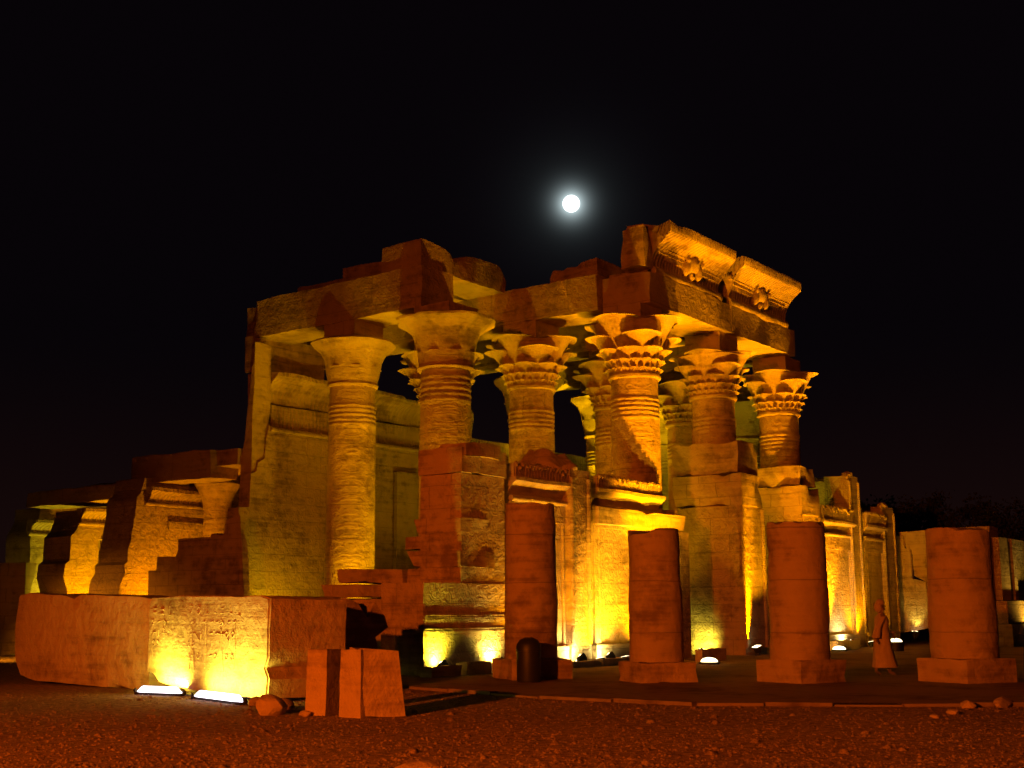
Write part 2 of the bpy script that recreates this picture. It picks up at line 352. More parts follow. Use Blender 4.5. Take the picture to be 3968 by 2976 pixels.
# ------------------------------------------------------------------ columns
def bands(r, z0, z1, k, amp=.017):
    """moulded rings round a shaft"""
    out = []; st = (z1 - z0) / k
    for i in range(k):
        z = z0 + st * i
        out += [(r, z + st * .05), (r + amp, z + st * .2), (r + amp, z + st * .65), (r, z + st * .8)]
    return out
def column(X, Y, r, cb, ct, top, kind, label, zs=0.0, base=True, rot=0.0, band=(7.95, 8.75), k_=1.0):
    t = thing('stone_column', (X, Y, zs), label, 'column', 'standing columns of the temple hall')
    if base: MB().lathe(X, Y, [(r * 1.45, zs), (r * 1.45, zs + .35), (r * 1.3, zs + .5)], 36).obj('column_base', M_COLUMN, t)
    rt = r * .93; prof = [(r, zs + (.5 if base else 0)), (r * .99, 3.0), (r * .96, band[0] - .2)] + bands(rt + .01, band[0], band[1], 5) + [(rt, band[1] + .02), (rt, cb)]
    MB().lathe(X, Y, prof, 44).wear(.012, 1.3, seed=X + Y).obj('shaft', M_COLUMN, t)
    c = MB(); H = ct - cb
    if kind == 'bell':
        prof = [(rt + .07, cb), (rt + .10, cb + .08), (rt + .06, cb + .16), (rt + .16, cb + H * .35), (rt + .22, cb + H * .58), (rt + .36, cb + H * .76), (rt + .62, cb + H * .9), (rt + .68, cb + H * .95), (rt + .60, ct)]
        c.lathe(X, Y, prof, 48, wob=lambda k, z: 1 + (.035 * math.sin(k * 6.283 * 8) + .05 * noise.noise(Vector((k * 9, z, X)))) * max(0, (z - cb) / H - .4))
        for k in range(8):
            a = rot + k * math.pi / 4
            c.umbel(X, Y, a, rt + .02, cb + .06, rt + .16, cb + H * .42, .03, .16, 8, 4, .4)
    elif kind == 'palm':
        prof = [(rt + .10, cb), (rt + .14, cb + .06), (rt + .08, cb + .14), (rt + .13, cb + H * .3), (rt + .22, cb + H * .55), (rt + .34, cb + H * .74), (rt + .58, cb + H * .86), (rt + .82, cb + H * .93), (rt + .84, cb + H * .97), (rt + .7, ct)]
        c.lathe(X, Y, prof, 64, wob=lambda k, z: 1 + (.11 * abs(math.sin(k * 6.283 * 4 + rot)) - .05 + .07 * noise.noise(Vector((k * 8, z * 1.5, 3)))) * max(0, (z - cb) / H - .55) * 2.2)
        for k in range(8):
            a = rot + k * math.pi / 4; c.umbel(X, Y, a, rt + .03, cb + .04, rt + .14, cb + H * .34, .03, .20, 8, 4, .35)
    else:
        prof = [(rt + .05, cb), (rt + .10, cb + .05), (rt + .10, cb + .13), (rt + .04, cb + .18), (rt + .12, cb + H * .35), (rt + .26, cb + H * .62), (rt + .48, cb + H * .86), (rt + .56, cb + H * .94), (rt + .4, ct - .02)]
        c.lathe(X, Y, prof, 44)
        big, sec = (.84, .68) if kind == 'flower' else (.82, .72)
        for k in range(4):
            a = rot + k * math.pi / 2
            c.umbel(X, Y, a, rt - .06, cb + H * .22, rt + .30 * k_, ct, .12, big * k_, 20, 10, .85)
            a += math.pi / 4
            c.umbel(X, Y, a, rt - .04, cb + H * .20, rt + .31 * k_, cb + H * (.72 if kind == 'flower' else .78), .13, sec * k_, 18, 9, .8)
        for k in range(8):
            a = rot + (k + .5) * math.pi / 4; c.umbel(X, Y, a, rt - .05, cb + H * .14, rt + .26 * k_, cb + H * .49, .10, .40 * k_, 14, 7, .66)
        for k in range(16):
            a = rot + (k + .5) * math.pi / 8; c.umbel(X, Y, a, rt - .02, cb + .12, rt + .17, cb + H * .31, .07, .19, 10, 5, .66)
        for k in range(24):
            a = rot + k * math.pi / 12; c.umbel(X, Y, a, rt, cb + .04, rt + .13, cb + H * .17, .03, .10, 7, 3, .7)
    c.wear(.03, 1.1, seed=X * 1.3 + Y); c.obj('capital', M_CAP, t, 30)
    MB().box(X - rt * .92, X + rt * .92, Y - rt * .92, Y + rt * .92, ct - .05, top).grid(.4).wear(.02).obj('abacus', M_BEAM, t)
    return t

column(5.9, 4.35, .88, 9.45, 11.2, 11.62, 'palm', 'tall column with smooth palm capital at the open left corner of the hall', rot=.25, band=(8.35, 9.3))
column(5.9, 8.6, .86, 9.34, 10.98, 11.62, 'bell', 'plain open bell capital column nearest the ruined left wall', rot=.1)
column(10.75, 0, .86, 9.34, 11.38, 11.88, 'flower', 'column with the big many-tiered flower capital under the near end of the disc cornice')
column(10.75, 4.35, .86, 9.43, 11.25, 11.88, 'flowers', 'column with two wide flower umbels rising behind the dark rounded stump', rot=.05)
column(16.45, 0, .86, 9.38, 11.12, 11.88, 'flower', base=False, label='middle facade column with worn flower capital above the masonry door jamb', rot=.2, k_=.84)
column(22.2, 0, .86, 9.45, 11.2, 11.88, 'flowers', base=False, label='rightmost standing facade column with chipped flower capital', rot=.3, k_=.86)
column(16.45, 4.35, .86, 9.4, 11.2, 11.88, 'flowers', 'greenish lit inner column just left of the big flower capital column')
column(22.2, 4.35, .86, 9.4, 11.2, 11.88, 'flower', 'green lit inner column seen between the two middle facade columns', rot=.3)
column(27.95, 4.35, .86, 9.4, 11.2, 11.88, 'bell', 'yellow-green inner column showing between the two right facade columns')
column(22.2, 8.6, .84, 9.3, 11.2, 11.88, 'bell', 'brightly lit slender sliver of a far column with bell capital', rot=.2)
column(10.75, 8.6, .86, 9.4, 11.2, 11.88, 'flower', 'inner column mostly hidden behind the palm capital column')
column(16.45, 8.6, .86, 9.4, 11.2, 11.88, 'bell', 'inner column hidden behind the column with two wide umbels')
column(27.95, 8.6, .86, 9.4, 11.2, 11.88, 'bell', 'far inner column deep inside the hall on the right')

def broken_top(mb, X, Y, r, z0, zt, seed, n=40, drop=.5):
    rings = []
    prof = [(r, z0), (r * .99, z0 + (zt - z0) * .5), (r * .97, None), (r * .6, None), (0.02, None)]
    for rr, z in prof:
        ring = []
        for k in range(n):
            a = 6.283 * k / n; x, y = X + rr * math.cos(a), Y + rr * math.sin(a)
            zz = z if z is not None else zt - drop * abs(noise.noise(Vector((x * .9, y * .9, seed)))) - (drop * .5 if rr > r * .9 else 0)
            ring.append(mb.bm.verts.new((x, y, zz)))
        rings.append(ring)
    for a, b in zip(rings, rings[1:]):
        for k in range(n): mb.bm.faces.new((a[k], a[(k + 1) % n], b[(k + 1) % n], b[k]))
    mb.bm.faces.new(rings[-1]); return mb
def broken_column(X, Y, r, zt, label, seed, drop):
    return tag(broken_top(MB(), X, Y, r, 0, zt, seed, 44, drop).grid(.5).wear(.03, seed=seed).obj('broken_column', M_COLUMN), label, 'column')
broken_column(6.25, .55, .95, 6.6, 'dark rounded stump of a broken column behind the left screen wall', 2, .9)
broken_column(28.3, .5, .9, 7.5, 'broken column stump behind the right screen wall, half in shadow', 5, .5)
# inner small column
t = thing('stone_column', (6.6, 16.4, 0), 'short bell capital column between the ruined cross walls', 'column')
MB().lathe(6.6, 16.4, [(.56, 0), (.53, 3), (.5, 5.55)], 36).obj('shaft', M_COLUMN, t)
MB().lathe(6.6, 16.4, [(.53, 5.5), (.53, 5.6), (.55, 5.8), (.66, 6.15), (.86, 6.45), (.9, 6.5), (.8, 6.56)], 36).obj('capital', M_CAP, t)
MB().box(6.2, 7.0, 16.0, 16.8, 6.56, 6.84).obj('abacus', M_BEAM, t)

# ------------------------------------------------------------------ beams, roof slabs, cornice
def block(name, x0, x1, y0, y1, z0, z1, label, cat, mat=None, group=None, step=.32, amp=.042, chips=12, seed=1, cd_=.12):
    m = MB().box(x0, x1, y0, y1, z0, z1).grid(step); m.bm.normal_update()
    if chips: m.chip(chips, .8, cd_, seed)
    return tag(m.wear(amp, 1.0, .5, seed=seed).obj(name, mat or M_BEAM), label, cat, group)
GB = 'stone beams across the column heads'
block('architrave', 5.1, 6.75, 4.75, 12.9, 11.6, 13.02, 'long left stone beam over the palm and plain bell columns', 'beam', group=GB, seed=2, chips=9)
block('architrave', 9.95, 11.55, .95, 12.3, 11.86, 13.12, 'stone beam running back from the big flower capital', 'beam', group=GB, seed=3, chips=9)
block('architrave', 15.7, 17.2, 1.0, 12.3, 11.88, 13.1, 'dark inner beam running back from the middle facade column', 'beam', group=GB, seed=4)
block('architrave', 21.45, 22.95, 1.0, 12.3, 11.88, 13.1, 'dark inner beam running back from the right facade column', 'beam', group=GB, seed=5)
block('architrave', 10.25, 16.3, -.98, .9, 11.88, 12.98, 'near half of the facade beam below the disc cornice', 'beam', group=GB, seed=6, chips=5)
block('architrave', 16.33, 21.95, -.96, .9, 11.88, 12.96, 'far half of the facade beam below the disc cornice', 'beam', group=GB, seed=7, chips=5)
GS = 'roof slabs left on the beams'
block('roof_slab', 5.25, 10.1, 4.95, 6.7, 13.06, 14.0, 'near roof slab with a lit underside bridging the left beams', 'roof slab', group=GS, seed=8, chips=10, cd_=.25)
block('roof_slab', 5.7, 10.3, 6.8, 9.0, 13.05, 13.72, 'second roof slab behind the near bridging slab', 'roof slab', group=GS, seed=9, chips=10, cd_=.25)
block('roof_slab', 6.0, 10.3, 9.1, 11.6, 13.05, 13.5, 'low worn roof slab toward the far left end of the beam', 'roof slab', group=GS, seed=10, chips=10, cd_=.3)
block('roof_slab', 10.4, 15.2, 1.2, 3.4, 13.14, 13.85, 'rounded worn slab on the beam below the moon', 'roof slab', group=GS, seed=11, chips=14, cd_=.35)
block('roof_slab', 10.5, 16.2, 5.8, 8.0, 13.14, 13.5, 'thin broken slab lying far back on the right beam', 'roof slab', group=GS, seed=12, chips=10, cd_=.2)

def cavetto(y0, z0, H, over, n=9):
    pts = []
    for i in range(n + 1):
        a = i / n; pts.append((y0 - over * (1 - math.cos(a * math.pi / 2)) ** 1.15, z0 + H * (a ** .85)))
    return pts
def cornice_block(x0, x1, label, seed):
    t = thing('cornice_block', ((x0 + x1) / 2, 0, 13.0), label, 'cornice', 'crowning cornice blocks with sun discs')
    front = cavetto(-.86, 13.22, 1.2, .72)
    pts = [(.1, 13.22)] + [(-.86, 13.22)] + front[1:] + [(-1.60, 14.45), (-1.60, 14.78), (.1, 14.86)]
    m = MB().prism([(p[0], p[1]) for p in pts], 0, x0, x1); m.grid(.5); m.bm.normal_update(); m.chip(6, .6, .16, seed)
    m.wear(.03, seed=seed).obj('cavetto', M_CORN, t)
    tm = MB(); n = 14; rings = []
    k = max(2, int((x1 - x0) / .4))
    for i in range(k + 1):
        x = x0 + .03 + (x1 - x0 - .06) * i / k; r = .17 + .012 * noise.noise(Vector((x * 2, seed, 0)))
        rings.append([tm.bm.verts.new((x, -.84 + r * math.cos(6.283 * j / n), 13.10 + r * math.sin(6.283 * j / n))) for j in range(n)])
    for a, b in zip(rings, rings[1:]):
        for j in range(n): tm.bm.faces.new((a[j], a[(j + 1) % n], b[(j + 1) % n], b[j]))
    tm.bm.faces.new(rings[0]); tm.bm.faces.new(rings[-1][::-1]); tm.box(x0 + .03, x1 - .03, -.8, .9, 12.99, 13.2); tm.obj('torus_moulding', M_BEAM, t)
    # sun disc with two hanging cobras and outspread wings
    cx = (x0 + x1) / 2 + (.1 if x0 < 12 else -.1); d = MB()
    bmesh.ops.create_uvsphere(d.bm, u_segments=20, v_segments=12, radius=.40)
    for v in d.bm.verts: v.co = Vector((cx + v.co.x, -1.0 + v.co.y * .62, 13.84 + v.co.z * .9))
    for s in (-1, 1):
        d.blob((cx + s * .44, -1.0, 13.62), (.13, .2, .3), 2, .2, 2, seed + s)
        d.blob((cx + s * .50, -1.17, 13.88), (.09, .1, .12), 1, .2, 2, seed + s + 4)
    d.blob((cx, -.98, 13.42), (.16, .16, .2), 1, .1, 2, seed)
    d.obj('sun_disc', M_CAP, t)
    for s in (-1, 1):
        wg = MB()
        for row, (zz, ln, yy) in enumerate(((14.0, (x1 - x0) * .42, -1.06), (13.85, (x1 - x0) * .36, -1.0), (13.7, (x1 - x0) * .27, -.95))):
            k = int(ln / .11)
            for i in range(k):
                xx = cx + s * (.55 + i * .11)
                wg.box(xx - .045, xx + .045, yy - .03, yy + .12, zz - .075, zz + .06)
        wg.wear(.01, 3).obj('wing_relief', M_CORN, t)
    return t
cornice_block(10.65, 15.6, 'longer cornice block with winged sun disc, at the near end', 3)
cornice_block(16.25, 21.4, 'shorter-looking cornice block with winged sun disc, at the far end', 8)
block('cornice_block', 10.1, 10.62, -.9, .05, 13.14, 14.65, 'rough broken core block at the left end of the disc cornice', 'cornice', M_ROCK, seed=13, chips=6, cd_=.12)

# ------------------------------------------------------------------ screen walls of the facade
def roll(mb, p0, p1, r, n=12):
    p0, p1 = Vector(p0), Vector(p1); d = (p1 - p0).normalized(); a = d.orthogonal().normalized(); b = d.cross(a)
    A = [mb.bm.verts.new(p0 + (a * math.cos(6.283 * j / n) + b * math.sin(6.283 * j / n)) * r) for j in range(n)]
    B = [mb.bm.verts.new(p1 + (a * math.cos(6.283 * j / n) + b * math.sin(6.283 * j / n)) * r) for j in range(n)]
    for j in range(n): mb.bm.faces.new((A[j], A[(j + 1) % n], B[(j + 1) % n], B[j]))
    mb.bm.faces.new(A[::-1]); mb.bm.faces.new(B); return mb
def screen_wall(x0, x1, label, top=5.75, seed=1):
    yf = -.95
    t = thing('screen_wall', ((x0 + x1) / 2, 0, 0), label, 'screen wall', 'screen walls between the facade columns')
    m = MB().box(x0, x1, yf, 0, .62, 4.62); m.grid(.55).wear(.015, seed=seed).obj('panel', M_WALL, t)
    MB().box(x0 - .02, x1 + .02, yf - .16, .1, 0.0, .62).grid(.6).wear(.02, seed=seed).obj('plinth', M_MASON, t)
    fr = MB().box(x0 + .03, x1 - .03, yf - .1, yf + .05, 4.12, 4.64)                     # lintel band
    fr.box(x0 + .03, x0 + .28, yf - .09, yf + .05, .62, 4.12); fr.box(x1 - .28, x1 - .03, yf - .09, yf + .05, .62, 4.12)
    fr.grid(.6).wear(.012, seed=seed).obj('frame', M_WALL, t)
    tr = MB(); roll(tr, (x0 + .05, yf - .1, 4.72), (x1 - .05, yf - .1, 4.72), .085)
    roll(tr, (x0 + .36, yf - .03, .62), (x0 + .36, yf - .03, 4.1), .055); roll(tr, (x1 - .36, yf - .03, .62), (x1 - .36, yf - .03, 4.1), .055)
    tr.obj('roll_moulding', M_BEAM, t)
    c = cavetto(yf, 4.78, .42, .3, 6)
    MB().prism([(0, 4.64)] + [(yf, 4.64)] + c + [(c[-1][0], 5.3), (0, 5.3)], 0, x0 + .03, x1 - .03).grid(.3).wear(.03, seed=seed).obj('cornice', M_CAP, t)
    u = MB(); k = int((x1 - x0 - .2) / .15); rnd = random.Random(seed)
    for i in range(k):                                                                   # row of carved cobras
        x = x0 + .16 + i * .15; h = (top - 5.3) * rnd.choice((1, 1, .97, .93, .75))
        u.box(x - .055, x + .055, yf - .23, yf + .05, 5.32, 5.3 + h * .78)
        u.blob((x, yf - .2, 5.3 + h * .80), (.066, .10, .10), 1, .15, 2, i)
    u.box(x0 + .06, x1 - .06, yf - .205, 0, 5.305, 5.3 + (top - 5.3) * .86)
    u.wear(.02, 1.4, seed=seed).obj('cobra_frieze', M_CAP, t)
    return t
XP = lambda px, y=-.95: on(px, 2200, 1, y).x
screen_wall(XP(1966), XP(2206), 'left screen wall with dark cobra frieze beside the near pier', seed=1)
screen_wall(XP(2292), XP(2556), 'bright golden screen wall with dentil frieze left of the doorway', seed=2)
screen_wall(XP(3176), XP(3304), 'bright yellow screen wall just right of the right door jamb', 5.95, seed=3)
screen_wall(XP(3346), XP(3432), 'dim far right screen wall at the end of the facade', 5.95, seed=4)
# door leaf slabs / posts between the screens
def post(x0, x1, y0, y1, zt, label, seed, name='stone_post', cat='post'):
    t = thing(name, ((x0 + x1) / 2, y0, 0), label, cat)
    MB().box(x0, x1, y0, y1, 0, zt).grid(.5).wear(.018, seed=seed).obj('jamb_block', M_WALL, t)
    m = MB(); roll(m, (x0 + .07, y0 - .01, .65), (x0 + .07, y0 - .01, zt - .25), .075); roll(m, (x1 - .07, y0 - .01, .65), (x1 - .07, y0 - .01, zt - .25), .075); m.obj('roll_moulding', M_BEAM, t)
    MB().blob(((x0 + x1) / 2 - .25, y0 + .15, zt + .06), (.26, .24, .16), 2, .3, 2, seed).obj('broken_cap', M_ROCK, t)
    return t
post(XP(2212, -1.2), XP(2288, -1.2), -1.2, 0, 5.75, 'tall square stone post between the two left screen walls', 3)
post(XP(3304, -1.1), XP(3342, -1.1), -1.1, 0, 7.35, 'slim stone post between the two right screen walls', 4)
post(XP(3430, -1.1), XP(3474, -1.1), -1.1, 0, 6.25, 'end post at the far right of the facade screens', 6)
# left jamb of the first doorway with its broken lintel stub
t = thing('gate_jamb', (11.9, -.3, 0), 'left jamb of the doorway with a broken lintel stub on top', 'gate jamb')
MB().box(XP(2562, -1.2), XP(2672, -1.2), -1.2, .75, 0, 4.2).grid(.45).wear(.03, seed=6).obj('jamb_block', M_WALL, t)
m = MB().box(XP(2326, -1.3), XP(2664, -1.3), -1.3, -1.06, 4.22, 4.72).grid(.4); m.bm.normal_update(); m.chip(10, .5, .12, 4).wear(.04, seed=2).obj('lintel_stub', M_MASON, t)
m = MB().box(XP(2566, -1.2), XP(2655, -1.2), -1.02, .75, 4.25, 4.95).grid(.35); m.bm.normal_update(); m.chip(10, .5, .15, 7).wear(.05, seed=8).obj('broken_top', M_ROCK, t)

def gate_jamb(x0, x1, yf, yb, zt, label, seed):
    t = thing('gate_jamb', ((x0 + x1) / 2, 0, 0), label, 'gate jamb', 'tall jambs of the twin doorways')
    m = MB().box(x0, x1, yf, yb, 0, 5.35); m.grid(.45).wear(.03, seed=seed).obj('jamb_block', M_WALL, t)
    up = MB()
    m = MB().box(x0 - .02, x1 - .05, yf - .06, yb + .05, 5.36, 6.5).grid(.3); m.bm.normal_update(); m.chip(10, .45, .13, seed).wear(.04, seed=seed + 1).obj('cornice', M_MASON, t)
    m = MB().box(x0 + .05, x1 - .15, yf + .04, yb + .1, 6.52, zt).grid(.3); m.bm.normal_update(); m.chip(10, .5, .15, seed + 3).wear(.05, seed=seed + 2).obj('upper_block', M_ROCK, t)
    m = MB(); roll(m, (x0 + .06, yf - .01, .3), (x0 + .06, yf - .01, 5.3), .09); roll(m, (x1 - .06, yf - .01, .3), (x1 - .06, yf - .01, 5.3), .09); m.obj('roll_moulding', M_BEAM, t)
    return t
gate_jamb(15.5, 17.25, -1.45, 1.25, 7.7, 'massive middle door jamb between the twin doorways', 5)
gate_jamb(21.2, 22.95, -1.25, 1.1, 7.3, 'right door jamb below the rightmost standing column', 9)

# ------------------------------------------------------------------ near pier (broken corner of the facade)
t = thing('corner_pier', (1.2, 0, 0), 'broken corner pier with ragged red-lit masonry beside the left screen wall', 'pier')
xa, xb, xc, xd = (on(q, 2400, 1, -1.12).x for q in (1640, 1962, 1788, 1962))
MB().box(xa, xb, -1.12, .3, 0, 2.34).grid(.5).wear(.02, seed=1).obj('lower_wall', M_WALL, t)
m = MB()
for z in (1.10, 1.16, 1.40, 1.44, 1.50): m.box(xa + .02, xb - .02, -1.155, -1.08, z, z + .025)
m.obj('torus_band', M_WALL, t)
MB().box(xc, xd - .05, -1.10, .3, 2.35, 5.22).grid(.5).wear(.025, seed=2).obj('upper_wall', M_WALL, t)
m = MB().box(xc - .1, xd - .04, -1.18, .3, 5.24, 5.92).grid(.35); m.bm.normal_update(); m.chip(6, .4, .08, 3).wear(.03, seed=3).obj('top_block', M_ROCK, t)
# courses of the broken end, seen from the side: (left px, right px, top y, bottom y)
m = MB()
def course(x, lp, rp, yt, yb, dx=1.5, sd=1):
    a, b = on(lp, yb, 0, x), on(rp, yt, 0, x)
    q = MB().box(x, x + dx, b.y, a.y, a.z - .002, b.z + .002).grid(.35); q.bm.normal_update(); q.chip(8, .4, .13, sd); q.wear(.045, 1.3, seed=sd)
    me = bpy.data.meshes.new('tmp'); q.bm.to_mesh(me); m.bm.from_mesh(me); bpy.data.meshes.remove(me); q.bm.free()
cs = [(1577, 1700, 2200, 2260), (1578, 1786, 2130, 2200), (1573, 1786, 2068, 2130), (1603, 1786, 2003, 2068), (1640, 1786, 1925, 2003), (1648, 1780, 1880, 1925), (1664, 1790, 1772, 1880), (1690, 1806, 1708, 1772)]
for i, c in enumerate(cs): course((-.02, -.10, .03, -.06, .05, -.03, .06, -.02)[i], *c, sd=i + 1)
m.obj('broken_courses', M_MASON, t)

# ruined side wall running back from the pier: low slabs over a dark gap
def prismX(name, pts, x0, x1, mat, label, cat, group=None, step=.5, amp=.04, seed=1, chips=8):
    """outline of measured photo points on the plane X = x0, given its thickness towards x1"""
    P = [on(a, b, 0, x0) for a, b in pts]
    m = MB().prism([(p.y, p.z) for p in P], 0, x0, x1).grid(step); m.bm.normal_update()
    if chips: m.chip(chips, .5, .1, seed)
    return tag(m.wear(amp, seed=seed).obj(name, mat), label, cat, group)
def prismY(name, pts, y0, y1, mat, label, cat, group=None, step=.5, amp=.04, seed=1, chips=8):
    P = [on(a, b, 1, y0) for a, b in pts]
    m = MB().prism([(p.x, p.z) for p in P], 1, y0, y1).grid(step); m.bm.normal_update()
    if chips: m.chip(chips, .5, .1, seed)
    return tag(m.wear(amp, seed=seed).obj(name, mat), label, cat, group)
GF = 'fallen wall slabs left of the pier'
prismX('stone_slab', [(1308, 2204), (1560, 2204), (1562, 2258), (1312, 2258)], -.1, 1.2, M_ROCK, 'upper of two long red slabs left of the corner pier', 'slab', GF, .4, .03, 3)
prismX('stone_slab', [(1246, 2262), (1640, 2262), (1640, 2308), (1246, 2312)], -.35, 1.0, M_ROCK, 'lower long red slab bridging a dark gap', 'slab', GF, .4, .03, 4)
prismX('stone_post', [(1588, 2314), (1614, 2314), (1614, 2600), (1588, 2600)], -.3, .2, M_ROCK, 'thin upright stone propping the lower red slab', 'post', None, .4, .02, 5, 0)
prismX('side_wall', [(1250, 2318), (1480, 2318), (1480, 2600), (1250, 2600)], .3, 1.0, M_MASON, 'shadowed low wall stub under the bridging slab', 'wall', None, .4, .02, 6, 0)

# ------------------------------------------------------------------ back wall of the hall, ruined cross walls
t = thing('hall_back_wall', (8, 12.3, 0), 'lit relief wall with ragged left end closing the back of the hall', 'wall')
e = [(1048, 1640), (1036, 1700), (1028, 1772), (1004, 1785), (996, 1822), (975, 1830), (972, 1900), (968, 1960), (926, 1962), (922, 2120), (918, 2310), (905, 2560)]
P = [on(a, b, 1, 12.3) for a, b in e]
MB().prism([(p.x, p.z) for p in P] + [(30, 0), (30, 8.1), (5.5, 8.1)], 1, 12.3, 12.85).grid(.6).wear(.03, seed=3).obj('lower_wall', M_WALL, t)
m = MB().box(5.6, 30, 12.42, 13.45, 8.3, 9.15).grid(.5); m.bm.normal_update(); m.chip(14, .7, .25, 3).wear(.05, seed=4).obj('cornice', M_CORN, t)
m = MB(); roll(m, (5.45, 12.26, 8.2), (30, 12.26, 8.2), .1); m.obj('torus_moulding', M_BEAM, t)
c = cavetto(12.5, 9.3, .9, .45, 6)
m = MB().prism([(13.5, 9.2), (12.5, 9.2)] + c + [(c[-1][0], 10.35), (13.5, 10.35)], 0, 5.4, 17.5).grid(.5); m.bm.normal_update(); m.chip(16, .7, .22, 5).wear(.05, seed=5).obj('upper_cornice', M_CORN, t)
MB().box(5.2, 8.6, 12.75, 13.5, 10.38, 11.75).grid(.5).wear(.04, seed=6).obj('upper_wall', M_MASON, t)
m = MB(); P = [on(a, b, 0, 4.7) for a, b in ((1003, 1318), (1000, 1390), (980, 1425), (966, 1560), (952, 1700), (940, 1770), (932, 1900), (925, 1960), (925, 2320), (985, 2320), (990, 1960), (1010, 1780), (1020, 1640), (1026, 1440), (1030, 1318))]
m.prism([(max(q.y, 12.38), q.z) for q in P], 0, 4.7, 5.5).grid(.5); m.bm.normal_update(); m.chip(8, .5, .12, 7).wear(.05, seed=7).obj('broken_end', M_ROCK, t)
MB().box(12.2, 13.6, 12.1, 12.28, 0, 7.2).grid(.6).obj('door_frame', M_BEAM, t)
block('roof_beam', 5.3, 9.5, 12.95, 13.6, 11.78, 12.9, 'rough masonry block carrying the far end of the long left beam', 'beam', M_MASON, GB, seed=21)
prismX('side_wall', [(932, 1990), (880, 2008), (872, 2052), (822, 2060), (816, 2076), (745, 2078), (690, 2080), (682, 2150), (612, 2152), (606, 2205), (576, 2206), (572, 2320), (560, 2560), (960, 2560)], 3.5, 3.75, M_MASON, 'unlit stepped ruin of the side wall left of the hall', 'wall', None, .5, .03, 4)
GC = 'ruined cross walls of the inner rooms'
prismY('cross_wall', [(566, 1845), (548, 1903), (533, 1921), (527, 1994), (514, 2060), (512, 2084), (498, 2130), (497, 2170), (485, 2182), (484, 2215), (470, 2238), (464, 2260), (459, 2296), (455, 2570), (1000, 2570), (1000, 1835)],
       17.2, 19.0, M_WALL, 'nearest orange lit cross wall with a ragged left edge', 'wall', GC, .5, .03, 11)
prismY('cross_wall', [(322, 1968), (321, 1984), (312, 2012), (298, 2048), (277, 2070), (272, 2134), (270, 2165), (253, 2176), (247, 2229), (261, 2283), (262, 2560), (386, 2560), (384, 2082), (700, 2082), (700, 1935)],
       21.5, 23.3, M_WALL, 'middle orange lit cross wall with a ragged left edge', 'wall', GC, .5, .03, 12)
prismY('cross_wall', [(156, 1962), (153, 2010), (127, 2056), (119, 2080), (117, 2190), (109, 2274), (76, 2276), (74, 2300), (74, 2550), (460, 2550), (460, 1955)],
       26.0, 27.8, M_WALL, 'farthest yellow-green lit cross wall at the left end of the temple', 'wall', GC, .5, .03, 13)
for cw, yy, x0, zz in ((17.2, 17.2, 3.9, 5.75), (21.5, 21.5, 4.05, 5.2), (26.0, 26.0, 4.75, 5.0)):
    pr = [o for o in COL.objects if o.name.startswith('cross_wall') and abs(min(v.co.y for v in o.data.vertices) - yy) < .4][0]
    m = MB(); c = cavetto(yy - .06, zz, .38, .26, 5)
    m.prism([(yy + .3, zz)] + c + [(c[-1][0], zz + .5), (yy + .3, zz + .5)], 0, x0, 11).grid(.4); m.bm.normal_update(); m.chip(8, .4, .12, int(yy)); m.wear(.03, seed=yy); m.obj('cornice', M_CORN, pr)
    m = MB(); roll(m, (x0 - .1, yy - .05, zz - .1), (11, yy - .05, zz - .1), .08); m.box(x0 + 1.0, 11, yy - .09, yy + .05, zz - 1.0, zz - .72).obj('torus_moulding', M_BEAM, pr)
block('architrave', 4.2, 5.6, 14.0, 18.6, 6.45, 7.5, 'lower dim beam just left of the high hall', 'beam', M_BEAM, GB, seed=31, chips=8)
block('architrave', 4.2, 5.6, 18.5, 25.6, 5.95, 6.55, 'lowest dim beam at the far left of the temple', 'beam', M_BEAM, GB, seed=32, chips=8)
block('roof_slab', 4.5, 12.5, 12.9, 17.6, 6.86, 7.45, 'dim roof slab over the short bell column', 'roof slab', M_BEAM, GS, seed=33)
block('roof_slab', 4.9, 11.5, 19.3, 22.6, 6.56, 6.75, 'thin dim roof slab over the middle cross wall', 'roof slab', M_BEAM, GS, seed=34)

# ------------------------------------------------------------------ right end: red wall, far lit wall
prismX('end_wall', [(3480, 2068), (3835, 2046), (3835, 2470), (3612, 2440), (3604, 2400), (3590, 2262), (3545, 2240), (3532, 2140), (3512, 2132)], 33.2, 34.6, M_MASON, 'red-lit wall behind the rightmost court stump', 'wall', None, .6, .05, 4)
prismX('anta_wall', [(3440, 2080), (3500, 2085), (3505, 2130), (3530, 2135), (3536, 2250), (3588, 2262), (3606, 2440), (3440, 2470)], 33.05, 33.19, M_WALL, 'dark stepped wall end lit by one lamp at its foot', 'wall', None, .5, .03, 5, 0)
t = thing('far_wall', (34, -6, 0), 'amber lit pilastered wall at the right edge behind the last stump', 'wall')
MB().box(30.8, 42, -5.7, -5.0, 2.0, 4.75).grid(.8).wear(.03).obj('panel', M_WALL, t)
m = MB().box(31.0, 32.3, -6.0, -5.72, 2.0, 4.7).box(33.0, 33.5, -6.0, -5.72, 2.0, 4.7); m.grid(.6).wear(.02).obj('pilaster', M_WALL, t)
MB().box(30.5, 42, -6.3, -4.9, 1.0, 1.97).grid(.8).wear(.02).obj('plinth', M_WALL, t)
MB().box(30.5, 42, -6.45, -4.9, 0, .98).grid(.8).wear(.02).obj('lower_course', M_MASON, t)

